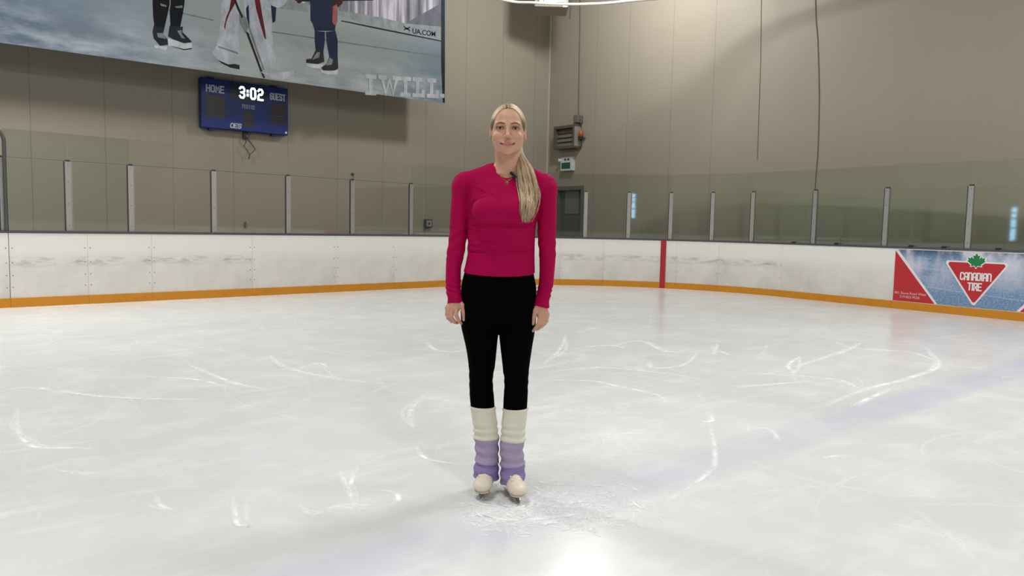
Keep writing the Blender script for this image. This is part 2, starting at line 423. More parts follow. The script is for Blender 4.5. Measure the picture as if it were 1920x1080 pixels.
for k in range(620):                                                 # churned snow around the skates
    px, py = random.gauss(1050, 75), random.gauss(948, 26)
    if random.random() < .3: px, py = random.gauss(940, 35), random.gauss(960, 14)
    if not (845 < px < 1260 and 890 < py < 1015): continue
    p = on_ice(px, py); a_ = random.gauss(.9, 1.1); l_ = random.uniform(.03, .12)
    d_ = Vector((math.cos(a_), math.sin(a_)))
    ribbon([(p.x-d_.x*l_/2, p.y-d_.y*l_/2), (p.x+random.gauss(0, .008), p.y+random.gauss(0, .008)), (p.x+d_.x*l_/2, p.y+d_.y*l_/2)], random.uniform(.008, .028), random.uniform(.5, 1.0))
for k in range(26):
    px, py = random.gauss(1080, 90), random.gauss(780, 70); p = on_ice(px, py)
    a_ = random.uniform(0, 6.28); l_ = random.uniform(.3, .8); d_ = Vector((math.cos(a_), math.sin(a_)))
    ribbon([(p.x-d_.x*l_/2, p.y-d_.y*l_/2), (p.x+.04, p.y-.03), (p.x+d_.x*l_/2, p.y+d_.y*l_/2)], random.uniform(.1, .25), .3)
sm = obj('skate_marks', sv, sf, ms)
ca = sm.data.attributes.new('cover', 'FLOAT', 'POINT'); ca.data.foreach_set('value', sc)
tag(sm, 'white scraped skate marks and shaved snow scattered across the ice', 'skate marks', kind='stuff')

# ---- dasher boards
def board_mat(nm, kb):
    m_ = mat(nm, (236, 233, 227), .38, spec=.4); t = NT(m_); s = xyz(t)
    dirt = t.noise(1.6, 6, rough=.7, mapscale=(1, 1, .8)); scuff = t.noise(3.5, 6, rough=.75, mapscale=(.6, .6, 3))
    hz = s[2]
    low = t.ramp(hz, [(.08, (1, 1, 1)), (.56, (.6, .6, .6)), (.78, (0, 0, 0))])
    W = lin((240, 237, 231))
    col = t.mix(t.math('MULTIPLY', low, t.math('MULTIPLY', t.ramp(dirt, [(.3, (.2, .2, .2)), (.7, (1, 1, 1))]), .62)), W, lin((168, 161, 152)))
    belt = t.math('MULTIPLY', t.ramp(hz, [(.52, (0, 0, 0)), (.60, (1, 1, 1)), (.655, (1, 1, 1)), (.685, (0, 0, 0))]), t.ramp(scuff, [(.46, (0, 0, 0)), (.62, (1, 1, 1))]))
    belt = t.math('MULTIPLY', belt, t.ramp(t.noise(.45, 2), [(.30, (0, 0, 0)), (.45, (1, 1, 1))]))
    col = t.mix(t.math('MULTIPLY', belt, kb), col, lin((118, 116, 108)))
    t.link(col, t.b.inputs['Base Color'])
    return m_
mbd = board_mat('board_white', .0); mbs = board_mat('board_white_scuffed', .55)
myel = mat('kick_plate_yellow', (214, 146, 28), .42); t = NT(myel)
t.link(t.mix(t.math('MULTIPLY', t.noise(5, 5), .6), lin((216, 144, 18)), lin((176, 112, 22))), t.b.inputs['Base Color'])
mcap = mat('cap_rail_dark', (74, 78, 88), .5)
mscrew = mat('screw_grey', (140, 136, 128), .5, .3)
mred = mat('goal_line_red', (176, 30, 46), .45)
BTOP = 1.0
seam_px = [-190, 18, 165, 285, 473, 630, 740, 845, 950, 1050, 1131, 1268, 1347, 1466, 1675, 2300]
ss = [s_at(p, .5) for p in seam_px]
blabel = ['white board panel cut off by the left edge of the picture', 'scuffed white board panel just right of the open dark seam at far left',
 'scuffed white board panel with grey rub mark, below the third glass bay from left', 'white board panel below the scoreboard with a grey rub mark at its left',
 'clean wide white board panel below the right half of the scoreboard', 'white board panel below the right end of the hanging banner',
 'white board panel whose right part meets the sleeve of the skater', 'white board panel hidden mostly by the sleeve and waist of the skater',
 'white board panel directly behind the waist of the skater', 'narrow white board panel just right of the skater below the grey doorway',
 'white board panel with the red vertical goal line stripe', 'narrow white board panel next right of the red goal line stripe panel',
 'scuffed white board panel second to the right of the red stripe panel', 'clean wide white board panel next left of the red and blue advertisement',
 'board panel carrying the red and blue advertisement with a maple leaf']
panels = []
for i in range(len(ss)-1):
    pm, _, _ = path((ss[i]+ss[i+1])/2)
    th_ = thing('board_panel', blabel[i], 'rink board', (pm.x, pm.y, 0), 'white rink boards')
    th_['group'] = 'white rink boards around the ice'
    def put(nm, mbx, m):
        o = mbx.build(nm, m, th_)
        o.data.transform(Matrix.Translation((-pm.x, -pm.y, 0))); return o
    o = put('facing', sweep(MB(), ss[i]+(.004 if i == 1 else .0012), ss[i+1]-(.004 if i == 0 else .0012), 0, .06, .0, BTOP), mbs if i in (1, 2, 3, 9, 10, 11, 12) else mbd)
    # keep the dirt pattern continuous from panel to panel
    put('kick_plate', sweep(MB(), ss[i]+.001, ss[i+1]-.001, -.014, 0, 0, .125), myel)
    put('cap_rail', sweep(MB(), ss[i], ss[i+1], -.008, .14, BTOP, BTOP+.035), mcap)
    put('back_frame', sweep(MB(), ss[i]+.01, ss[i+1]-.01, .06, .12, .02, BTOP), mat('board_back', (150, 150, 148), .6))
    if i < 13:
        zs_ = (.80, .60, .43, .27) if i < 6 else (.60, .36)
        for z in zs_:
            for s_, sg in ((ss[i], 1), (ss[i+1], -1)):
                p, tt, nn = path(s_+sg*.035); q = p-nn*.001
                MBs = MB().tube([(q.x-pm.x, q.y-pm.y, z), (q.x-nn.x*.004-pm.x, q.y-nn.y*.004-pm.y, z)], .0085, 6); MBs.build('screw', mscrew, th_)
    panels.append(th_)
    if i == 10:
        s_ = s_at(1243, .5); put('goal_line_stripe', sweep(MB(), s_-.055, s_+.055, -.018, .0, 0, BTOP+.005), mred)

# rest of the rink surround, seen only in reflections
mb = MB(); x0, y1 = -12.3, path(-18)[0].y
mb.box2((x0-.1, path(S_END)[0].y, 0), (x0, y1, 1.0))
q0 = path(-18)[0]; q1 = path(ss[0])[0]
sweep(mb, -18, ss[0]-.01, 0, .1, 0, 1.0); sweep(mb, ss[-1]+.01, S_END, 0, .1, 0, 1.0)
mb.box2((x0, path(S_END)[0].y-.1, 0), (path(S_END)[0].x, path(S_END)[0].y, 1.0))
wb = struct('wall_boards', mb, mbd)
mb = MB(); sweep(mb, -18, ss[0]-.002, -.014, 0, 0, .125); sweep(mb, ss[-1]+.002, S_END, -.014, 0, 0, .125); mb.box2((x0, path(S_END)[0].y, 0), (x0+.014, y1, .125)); mb.build('kick_plate', myel, wb)
mb = MB(); sweep(mb, -18, ss[0]-.002, -.008, .14, BTOP, BTOP+.035); sweep(mb, ss[-1]+.002, S_END, -.008, .14, BTOP, BTOP+.035); mb.box2((x0-.14, path(S_END)[0].y, BTOP), (x0+.008, y1, BTOP+.035)); mb.build('cap_rail', mcap, wb)

# ---- glass posts and panes
def glass(name, tint, refl=1.0):
    m = bpy.data.materials.new(name); m.use_nodes = True; nt = m.node_tree; nt.nodes.remove(nt.nodes['Principled BSDF'])
    tr = nt.nodes.new('ShaderNodeBsdfTransparent'); tr.inputs[0].default_value = (*tint, 1)
    gl = nt.nodes.new('ShaderNodeBsdfGlossy'); gl.inputs['Roughness'].default_value = .03; gl.inputs[0].default_value = (.9, .95, .92, 1)
    fr = nt.nodes.new('ShaderNodeFresnel'); fr.inputs['IOR'].default_value = 1.5
    mx = nt.nodes.new('ShaderNodeMixShader')
    nt.links.new(fr.outputs[0], mx.inputs[0]); nt.links.new(tr.outputs[0], mx.inputs[1]); nt.links.new(gl.outputs[0], mx.inputs[2])
    nt.links.new(mx.outputs[0], nt.nodes['Material Output'].inputs[0]); return m
g_green = glass('shield_glass_green', (.90, .935, .91)); g_clear = glass('shield_glass_clear', (.955, .965, .955))
g_deep = glass('shield_glass_deep_green', (.925, .965, .935))
malu = mat('post_aluminium', (176, 176, 172), .38, .75); mgask = mat('gasket_dark', (58, 60, 62), .7)
post_px = [7, 129, 246, 401, 540, 660, 770, 865, 950, 1030, 1097, 1178, 1257, 1335, 1410, 1526, 1660, 1816, 2030]
OFF = .055
ps = [s_at(p, 1.25, OFF) for p in post_px]
ZP0, ZP1, ZG = BTOP+.035, 2.0, 2.38
plabel = ['glass post at the far left beside the bent steel rod', 'second glass post from the left end', 'third glass post from the left, below and left of the scoreboard',
 'glass post below the left half of the scoreboard', 'glass post below the right edge of the scoreboard', 'glass post with a small dark clip standing on its top',
 'last glass post left of the skater, near the square wall socket', 'glass post hidden behind the left sleeve of the skater', 'glass post hidden behind the chest of the skater',
 'glass post hidden behind the right sleeve of the skater', 'first glass post to the right of the grey doorway', 'glass post beside the bright blue reflection',
 'glass post straight above the red goal line stripe', 'glass post next right of the one above the red stripe', 'second glass post right of the one above the red stripe',
 'glass post where the hanging black cable comes down', 'glass post just left of the red and blue advertisement', 'glass post above the maple leaf of the advertisement', 'glass post beyond the right edge of the picture']
posts = []
for i, s_ in enumerate(ps):
    p, tt, nn = path(s_); c = p+nn*OFF
    big_ = 1.0
    rot = Matrix.Rotation(math.atan2(tt.y, tt.x), 3, 'Z')
    th_ = thing('glass_post', plabel[i], 'glass post', (c.x, c.y, ZP0), 'aluminium posts of the rink glass')
    th_.rotation_euler = (0, 0, math.atan2(tt.y, tt.x)); H_ = ZP1-ZP0
    o = MB(); o.box((0, -.018, H_/2), (.075, .012, H_)); o.box((0, .02, H_/2), (.07, .03, H_)); o.box((0, 0, H_/2), (.012, .03, H_))
    o.build('channel', malu, th_, bevel=.003)
    MB().box((-.045, -.008, H_/2), (.016, .022, H_)).build('gasket', mgask, th_)
    MB().box((0, 0, H_+.01), (.05, .05, .025)).build('top_clip', mgask, th_)
    for z in (.08, .38, .68, .92):
        MB().tube([(0, -.024, z), (0, -.029, z)], .010, 6).build('bolt', mscrew, th_)
    if i == 5:
        o = MB(); o.box((-.02, -.045, H_+.10), (.05, .03, .05), Matrix.Rotation(.5, 3, 'Y')); o.tube([(0, -.03, H_-.02), (-.01, -.045, H_+.1)], .006); o.build('glass_clip', mgask); cl_ = bpy.data.objects['glass_clip']; cl_.location = (c.x, c.y, ZP0); cl_.rotation_euler = th_.rotation_euler; tag(cl_, 'small dark clip standing on top of a glass post left of the skater', 'clip')
    posts.append(th_)
pane_names = ['far left, between the bent rod and the second post', 'second bay from the left end', 'third bay from the left, left of the scoreboard cable', 'bay under the scoreboard',
 'bay right of the scoreboard', 'bay under the right end of the banner', 'bay with the square wall socket behind it', 'bay behind the left shoulder of the skater', 'bay behind the right shoulder of the skater',
 'bay in front of the grey doorway', 'bay just right of the grey doorway', 'bay with the bright blue reflection', 'bay next right of the red goal line stripe', 'second bay right of the red goal line stripe',
 'bay just left of the hanging black cable', 'bay just right of the hanging black cable', 'bay above the left part of the advertisement', 'bay above the right part of the advertisement']
for i in range(len(ps)-1):
    g = g_green if i in (0, 1, 6, 7, 8, 9, 10, 11) else (g_clear if i < 6 else g_deep)
    word = 'clear' if g is g_clear else 'green tinted'
    pm, _, _ = path((ps[i]+ps[i+1])/2)
    for nm, z0, z1, w_ in (('lower', ZP0+.001, ZP1-.004, 'tall lower'), ('upper', ZP1+.004, ZG, 'low upper')):
        tm = .057 if nm == 'lower' else .003
        o = sweep(MB(), ps[i]+tm, ps[i+1]-tm, OFF-.006, OFF+.006, z0, z1, 9).build('glass_shield', g)
        o.data.transform(Matrix.Translation((-pm.x, -pm.y, -z0))); o.location = (pm.x, pm.y, z0)
        if nm == 'upper' and i < 8:
            j_ = sweep(MB(), ps[i]+tm, ps[i+1]-tm, OFF-.007, OFF+.007, 0, .007, 9).build('joint_strip', mat('joint_grey', (92, 92, 86), .7), o); j_.data.transform(Matrix.Translation((-pm.x, -pm.y, 0)))
        tag(o, '%s %s glass pane, %s' % (w_, word, pane_names[i]), 'glass pane', '%s glass panes above the boards' % nm)
# bent steel rod at the left end
c = path(s_at(11, 1.3, .02))[0]; pts = []
t_ = path(s_at(11, 1.3, .02))[1]
for k in range(9): pts.append((c.x, c.y, BTOP+.035+1.17*k/8))
for k in range(1, 9):
    a_ = k/8*math.pi/2*.9; pts.append((c.x-t_.x*.2*(1-math.cos(a_)), c.y-t_.y*.2*(1-math.cos(a_)), BTOP+.035+1.17+.2*math.sin(a_)))
tag(MB().tube(pts, .024, 10).build('steel_rod', mat('rod_grey', (92, 94, 92), .4, .6), smooth=True), 'grey steel rod bending over to the left beside the leftmost glass post', 'rod')
# pucks lying on the cap rail
mpuck = mat('puck_black', (22, 22, 24), .6)
for px, lb in ((1489, 'black puck on the board ledge left of the hanging cable post'), (1569, 'black puck on the board ledge just right of the hanging cable post'),
               (1709, 'black puck on the ledge above the left part of the advertisement'), (1771, 'black puck on the ledge between two posts, near the advertisement logo'),
               (1873, 'black puck on the ledge above the right part of the advertisement')):
    p, tt, nn = path(s_at(px, 1.05, .02)); q = p+nn*.001
    o = MB().tube([(0, 0, 0), (0, 0, .004), (0, 0, .022), (0, 0, .026)], [.034, .038, .038, .034], 20).build('hockey_puck', mpuck, smooth=False)
    o.location = (q.x, q.y, BTOP+.0352); tag(o, lb, 'puck', 'pucks on the board ledge')

# ---- advertisement on the side boards
p0, tt, nn = path(ss[14]+.006); xd = Vector((tt.x, tt.y, 0)); nd = Vector((-nn.x, -nn.y, 0)); O = Vector((p0.x, p0.y, 0))
def ad_uv(px, py):
    q = on_plane(px, py, O, nd)-O; return Vector((q.dot(xd), q.z))
AW = ss[15]-ss[14]-.02; Z0, Z1 = .135, .985
mad = mat('advert_film_blue', (120, 150, 185), .3); t = NT(mad)
tcx = t.add('ShaderNodeTexCoord').outputs['Object']
sp = t.add('ShaderNodeSeparateXYZ'); t.link(tcx, sp.inputs[0])
skew = t.noise(2.2, 4, vec=tcx, mapscale=(1.2, 1.2, .8)); crowd = t.noise(38, 4, vec=tcx)
blue = t.ramp(crowd, [(.3, lin((78, 116, 158))), (.62, lin((136, 164, 196))), (.8, lin((178, 196, 216)))])
glow = t.ramp(skew, [(.36, (0, 0, 0)), (.56, (1, 1, 1))])
glow = t.math('MULTIPLY', glow, t.ramp(sp.outputs[2], [(.30, (0, 0, 0)), (.75, (1, 1, 1))]))
colr = t.mix(glow, blue, lin((206, 208, 222)))
wv = t.math('ABSOLUTE', t.math('SUBTRACT', t.math('FRACT', t.math('ADD', t.math('MULTIPLY', sp.outputs[2], 3.4), t.math('MULTIPLY', sp.outputs[0], .25))), .5))
colr = t.mix(t.math('MULTIPLY', t.ramp(wv, [(0, (1, 1, 1)), (.05, (0, 0, 0))]), .45), colr, lin((196, 208, 226)))
dk = t.math('MULTIPLY', t.ramp(sp.outputs[2], [(.86, (0, 0, 0)), (.98, (1, 1, 1))]), t.ramp(skew, [(.4, (1, 1, 1)), (.55, (0, 0, 0))]))
colr = t.mix(dk, colr, lin((60, 82, 110))); t.link(colr, t.b.inputs['Base Color'])
adt = thing('advertisement', 'red and blue board advertisement with a maple leaf on an inverted triangle', 'advertisement', (O.x, O.y, 0))
adt.rotation_euler = (0, 0, math.atan2(xd.y, xd.x))
LX, LY, LN = Vector((1, 0, 0)), Vector((0, 0, 1)), Vector((0, -1, 0)); ZO = Vector((0, 0, 0))
def ad_poly(nm, pts, m, lift, parent=adt):
    mbx = MB(); prism(mbx, pts, LN*(lift*.4-.0005), LX, LY, LN, .0005); return mbx.build(nm, m, parent)
mwht = mat('print_white', (232, 230, 232), .35); madr = mat('print_red', (190, 38, 46), .35); mleaf = mat('print_green', (22, 128, 72), .35)
ad_poly('picture', [(0, Z0), (AW, Z0), (AW, Z1), (0, Z1)], mad, .003)
a_ = ad_uv(1752, 571)
ad_poly('corner_border', [(0, Z0), (a_.x+.045, Z0), (.045, Z1), (0, Z1)], mwht, .0042)
ad_poly('corner_triangle', [(.006, Z0), (a_.x, Z0), (.006, Z1-.02)], madr, .0054)
b_ = ad_uv(1912, 584); ad_poly('far_border', [(b_.x-.05, Z0), (AW, Z0), (AW, Z1), (b_.x+a_.x, Z1)], mwht, .0042)
ad_poly('far_corner', [(b_.x, Z0), (AW, Z0), (AW, Z1), (b_.x+a_.x+.05, Z1)], madr, .0054)
def rounded(tri, r, n=6):
    out = []
    for i in range(3):
        p, a, b = Vector(tri[i]), Vector(tri[i-1]), Vector(tri[(i+1) % 3])
        d1, d2 = (a-p).normalized(), (b-p).normalized(); ang = d1.angle(d2); l = r/math.tan(ang/2)
        c = p+(d1+d2).normalized()*(r/math.sin(ang/2)); s0, s1 = p+d1*l-c, p+d2*l-c
        for k in range(n+1):
            v = s0.lerp(s1, k/n).normalized()*r; out.append(c+v)
    return out
tl, tr_, bt = ad_uv(1770, 488), ad_uv(1896, 493), ad_uv(1828, 576)
zt = (tl.y+tr_.y)/2; tl.y = tr_.y = zt
cx_ = (tl.x+tr_.x)/2; bt.x = cx_
tri = [tl, bt, tr_]; cen = (tl+tr_+bt)/3
tg = ad_poly('logo_triangle_border', rounded(tri, .035), mwht, .0066)
ad_poly('logo_triangle', rounded([cen+(Vector(p)-cen)*.90 for p in tri], .028), madr, .0078)
leaf = [(0, 10), (1.6, 7.2), (3.2, 8), (2.6, 4.2), (4.6, 6.2), (5.3, 4.9), (7.8, 5.4), (7, 3), (8.2, 2.2), (4.2, -1.2), (4.6, -2.8), (1.2, -2.2), (.5, -4.0)]
leaf = leaf+[(-x, y) for x, y in reversed(leaf[1:])]
lc = Vector((cx_, zt-.03)); ls = .0158
ad_poly('leaf_border', [lc+Vector((x*1.22, y*1.18-.3))*ls for x, y in leaf], mwht, .0090)
ad_poly('maple_leaf', [lc+Vector((x, y))*ls for x, y in leaf], mleaf, .0102)
c1, c2 = ad_uv(1797, 527), ad_uv(1864, 529)
wT = (c2.x-c1.x)*.90; hL = .105; z1_ = zt-.36
x_ = cx_-wT/2; lw = wT/8.0
lw = wT/7.55
glyphs(MB(), 'CANADIAN', Vector((x_+.016, 0, zt-.285)), LX, LY, LN, .105, lw*.70, [0, lw, lw*2, lw*3, lw*4, lw*4.72, lw*5.45, lw*6.45], .020, .0048).build('company_name', mwht, adt)
glyphs(MB(), 'TIRE', Vector((cx_-lw*1.55, 0, zt-.44)), LX, LY, LN, .105, lw*.70, [0, lw*.72, lw*1.45, lw*2.42], .020, .0048).build('company_name', mwht, adt)
font_text('address_lettering', '801 Stone Road West', Vector((.03, -.0035, Z0+.115)), LX, LY, .040, mat('print_pink', (226, 190, 192), .4), adt, .006)
font_text('phone_lettering', '519-822-9520', Vector((.12, -.0035, Z0+.055)), LX, LY, .040, mat('print_pink', (226, 190, 192), .4), adt, .006)

# ---- hanging picture banner, one metre off the end wall
YB = 14.3
def bn(px, py): q = on_y(px, py, YB); return Vector((q.x, q.z))
br, blf = bn(834, 194), bn(0, 80)
slope = (br.y-blf.y)/(br.x-blf.x)
BX0, BX1, BZ1 = blf.x-3.2, br.x, 7.6
def zbot(x): return br.y+slope*(x-br.x)
bt_ = thing('hockey_banner', 'huge hanging picture banner of hockey players on ice above the scoreboard', 'banner', (BX1, YB, zbot(BX1)))
BO = Vector((BX1, YB, zbot(BX1)))
mbn = mat('banner_print_ice', (120, 130, 135), .6, spec=.25); t = NT(mbn)
tcx = t.add('ShaderNodeTexCoord').outputs['Object']; sp = t.add('ShaderNodeSeparateXYZ'); t.link(tcx, sp.inputs[0])
n1 = t.noise(.9, 6, vec=tcx, mapscale=(.7, 1, 2.2), rough=.65); n2 = t.noise(2.2, 6, vec=tcx, mapscale=(.6, 1, 2), rough=.62)
gx = t.ramp(t.math('MULTIPLY', t.math('ADD', sp.outputs[0], 9.0), 1/9.0), [(.0, lin((68, 81, 99))), (.12, lin((87, 103, 118))), (.3, lin((135, 148, 158))), (.5, lin((160, 168, 166))), (.78, lin((145, 154, 154))), (1, lin((106, 124, 135)))])
mott = t.ramp(n2, [(.42, (0, 0, 0)), (.72, (1, 1, 1))]); hb = t.ramp(sp.outputs[2], [(.0, (1, 1, 1)), (.9, (.15, .15, .15))])
cl = t.mix(t.math('MULTIPLY', mott, t.math('MULTIPLY', hb, .6)), gx, lin((196, 201, 211)))
cl = t.mix(t.math('MULTIPLY', t.ramp(n1, [(.3, (1, 1, 1)), (.5, (0, 0, 0))]), t.math('MULTIPLY', hb, .7)), cl, lin((87, 96, 118)))
t.link(cl, t.b.inputs['Base Color'])
t.bump(t.noise(1.2, 3, vec=tcx, mapscale=(1, 1, .3)), .3, .05)
NB = 48; vs, fs = [], []
for i in range(NB+1):
    x = BX0+(BX1-BX0)*i/NB
    for z in (zbot(x), BZ1):
        for dy in (0, .012): vs.append((x-BO.x, dy, z-BO.z))
for i in range(NB):
    a_ = i*4; b_ = a_+4
    fs += [(a_, b_, b_+2, a_+2), (a_+1, a_+3, b_+3, b_+1), (a_, a_+1, b_+1, b_), (a_+2, b_+2, b_+3, a_+3)]
fs += [(0, 2, 3, 1), (NB*4, NB*4+1, NB*4+3, NB*4+2)]
obj('sheet', vs, fs, mbn, bt_)
BL = [0]
def art(nm, px_list, m, ext=None):
    """a printed shape of the banner picture, laid flat on the sheet"""
    BL[0] += 1; y = -.00012*BL[0]
    P = [bn(*p)-Vector((BO.x, BO.z)) for p in px_list]
    return obj(nm, [(p.x, y, p.y) for p in P], [tuple(range(len(P)))], m, bt_)
def pm_(name, c, r=.6):
    new = name not in MATS; m = mat(name, c, r, spec=.2)
    if new:
        t = NT(m); q = t.add('ShaderNodeTexCoord').outputs['Object']; l_ = lin(c)
        t.link(t.mix(t.ramp(t.noise(6, 5, vec=q, mapscale=(1, 1, .6), rough=.65), [(.35, (0, 0, 0)), (.68, (1, 1, 1))]), tuple(k*.72 for k in l_), tuple(min(1, k*1.16) for k in l_)), t.b.inputs['Base Color'])
    return m
navy = pm_('print_navy', (27, 40, 68)); blackp = pm_('print_black', (20, 22, 28)); whitep = pm_('print_pad_white', (182, 187, 196)); redp = pm_('print_dark_red', (99, 32, 33))
greyp = pm_('print_grey', (126, 129, 135)); skp = pm_('print_skate_white', (196, 201, 206)); dkred = pm_('print_maroon', (57, 28, 36)); dim = pm_('print_dark_brown', (41, 38, 38)); shp = pm_('print_blue_grey', (99, 109, 124))
# backdrop boards of the picture (upper right)
art('printed_boards', [(505, -60), (505, 14), (640, 30), (700, 50), (827, 76), (834, 76), (834, -120), (505, -120)], pm_('print_boards', (145, 153, 157)))
mst = pm_('print_stand', (144, 141, 153)); t = NT(mst); tcx = t.add('ShaderNodeTexCoord').outputs['Object']
t.link(t.ramp(t.noise(3.0, 3, vec=tcx, mapscale=(2.2, 1, .12)), [(.32, lin((87, 87, 97))), (.5, lin((144, 141, 153))), (.62, lin((201, 199, 211)))]), t.b.inputs['Base Color'])
art('printed_stand', [(560, -120), (560, 4), (640, 20), (720, 34), (760, 44), (827, 50), (827, -120)], mst)
art('printed_stand_shadow', [(760, 44), (827, 6), (827, 50)], pm_('print_stand_dark', (106, 105, 118)))
art('printed_board_edge', [(640, 38), (700, 50), (760, 62), (827, 76), (827, 78), (760, 65), (700, 53), (640, 40)], blackp)
art('printed_ice_line', [(500, 57), (640, 78), (827, 105), (827, 107), (640, 80), (500, 59)], pm_('print_line', (112, 122, 128)))
art('printed_ice_line', [(290, 12), (400, 37), (400, 39), (290, 14)], pm_('print_line', (112, 122, 128)))
art('dark_border', [(827, -120), (834, -120), (834, 193), (830, 192), (827, 120)], pm_('print_border', (32, 36, 43)))
# player in black, left
art('printed_leg', [(288, -90), (318, -90), (318, 8), (314, 28), (307, 58), (290, 56), (287, 30), (286, 6)], blackp)
art('printed_leg', [(316, -90), (350, -90), (346, 5), (343, 25), (337, 55), (320, 56), (318, 20), (320, 6)], blackp)
art('printed_knee_band', [(300, 6), (312, 10), (312, 13), (302, 11)], greyp); art('printed_knee_band', [(328, 12), (342, 10), (342, 15), (330, 15)], greyp)
art('printed_skate', [(288, 48), (308, 52), (306, 64), (314, 74), (315, 84), (300, 86), (288, 72), (286, 60)], pm_('print_boot_dark', (38, 41, 49)))
art('printed_skate_trim', [(294, 62), (306, 62), (311, 73), (296, 70)], greyp); art('printed_blade', [(289, 84), (300, 86), (314, 88), (312, 95), (300, 92), (290, 89)], skp)
art('printed_skate', [(318, 48), (338, 50), (343, 50), (342, 60), (354, 72), (360, 79), (345, 81), (325, 74), (315, 68)], pm_('print_boot_dark', (38, 41, 49)))
art('printed_skate_trim', [(332, 58), (340, 56), (341, 64), (347, 72), (341, 72)], greyp)
art('printed_blade', [(315, 72), (330, 76), (345, 82), (360, 80), (360, 90), (345, 92), (330, 87), (316, 86)], skp); art('printed_blade_edge', [(318, 86), (345, 92), (360, 90), (360, 92), (345, 94)], blackp)
# goalkeeper in white pads, middle
art('printed_pad', [(424, -90), (452, -90), (449, 20), (447, 60), (449, 100), (438, 118), (425, 122), (408, 112), (398, 100), (405, 88), (412, 60), (414, 20)], whitep)
art('printed_pad', [(446, -90), (505, -90), (508, 10), (510, 60), (517, 112), (516, 128), (496, 132), (482, 118), (470, 80), (464, 50), (458, 20)], whitep)
art('printed_pad_fold', [(409, 86), (440, 96), (448, 100), (446, 102), (430, 96), (409, 89)], greyp); art('printed_pad_fold', [(465, 40), (482, 90), (496, 131), (493, 131), (478, 92), (463, 44)], greyp)
art('printed_pad_fold', [(448, 20), (462, 34), (466, 50), (460, 62), (450, 45)], greyp)
art('printed_stripe', [(434, -8), (446, -8), (440, 8), (430, 26), (424, 42), (422, 56), (420, 50), (424, 32), (430, 18)], redp)
art('printed_stripe', [(476, -8), (486, -8), (492, 30), (497, 58), (499, 74), (496, 72), (488, 46), (480, 16)], redp)
art('printed_strap', [(440, -6), (448, 14), (456, 32), (453, 34), (444, 16), (437, -4)], dim); art('printed_pad_shadow', [(461, 16), (466, 8), (468, 50), (463, 36)], navy)
art('printed_toe_shadow', [(408, 112), (428, 121), (440, 120), (449, 122), (449, 130), (432, 127), (416, 119)], pm_('print_boot_dark', (38, 41, 49)))
art('printed_stick', [(460, 58), (466, 62), (492, 134), (497, 146), (494, 147), (488, 134)], dim); art('printed_stick_blade', [(486, 134), (508, 138), (552, 132), (550, 142), (530, 150), (512, 148)], whitep)
art('printed_glove', [(505, -20), (546, -20), (536, 6), (524, 15), (512, 14), (506, 4)], whitep); art('printed_far_leg', [(508, 10), (518, 14), (516, 40), (511, 43)], navy)
# player in navy, right
art('printed_stick_shaft', [(540, -4), (700, -4), (700, 1), (560, 3)], blackp)
art('printed_shorts', [(582, -90), (632, -90), (632, 40), (629, 48), (628, 58), (590, 58), (586, 44), (582, 38)], navy)
art('printed_leg', [(590, 58), (609, 60), (609, 78), (606, 98), (592, 98), (590, 76)], navy); art('printed_leg', [(611, 60), (629, 58), (633, 76), (633, 112), (618, 110), (612, 78)], navy)
art('printed_glove', [(556, -20), (568, -20), (566, 4), (560, 7), (556, 2)], dkred); art('printed_glove', [(622, -20), (644, -20), (642, 6), (634, 14), (624, 6)], dkred)
art('printed_sleeve_stripe', [(624, 12), (632, 8), (631, 44), (627, 47), (623, 42)], pm_('print_salmon', (168, 93, 87)))
art('printed_skate', [(592, 94), (606, 96), (608, 116), (596, 120), (574, 118), (574, 111), (584, 110)], pm_('print_boot_brown', (44, 40, 40))); art('printed_blade', [(573, 118), (596, 121), (606, 120), (604, 129), (588, 128), (574, 124)], skp)
art('printed_skate', [(618, 106), (633, 108), (634, 128), (628, 132), (606, 132), (602, 127), (612, 120)], pm_('print_boot_brown', (44, 40, 40))); art('printed_blade', [(601, 131), (618, 134), (634, 131), (632, 140), (612, 140), (602, 136)], skp)
art('printed_laces', [(594, 98), (600, 98), (598, 108), (585, 112)], greyp); art('printed_laces', [(618, 108), (624, 112), (622, 121), (611, 123)], greyp)
# lettering of the banner
q = bn(686, 174)-Vector((BO.x, BO.z)); e_ = bn(828, 181)-Vector((BO.x, BO.z)); tq = bn(690, 141)-Vector((BO.x, BO.z))
xdir = Vector((e_.x-q.x, 0, e_.y-q.y)).normalized(); LT = (e_-q).length; hT = (tq.y-q.y)*.92
mtxt = pm_('print_letter_grey', (177, 182, 187))
sc_ = LT/20.5
glyphs(MB(), 'iwill.', Vector((q.x, -.00012*(BL[0]+4), q.y)), xdir, UP, Vector((0, -1, 0)), hT, sc_*4*.85, [-sc_*.5, sc_*3.9, sc_*8.6, sc_*12.7, sc_*16.7, sc_*20.4], sc_*.95, 0).build('slogan_lettering', mtxt, bt_)
q = bn(756, 58)-Vector((BO.x, BO.z)); e_ = bn(811, 66)-Vector((BO.x, BO.z)); xdir = Vector((e_.x-q.x, 0, e_.y-q.y)).normalized(); LT = (e_-q).length
font_text('web_lettering', 'UA.COM', Vector((q.x+LT*.30, -.00012*(BL[0]+4), q.y-.01)), xdir, UP, LT*.145, pm_('print_black', (20, 22, 28)), bt_, .012)
yy = -.00012*(BL[0]+4); o_ = Vector((q.x, yy, q.y)); mbx = MB()
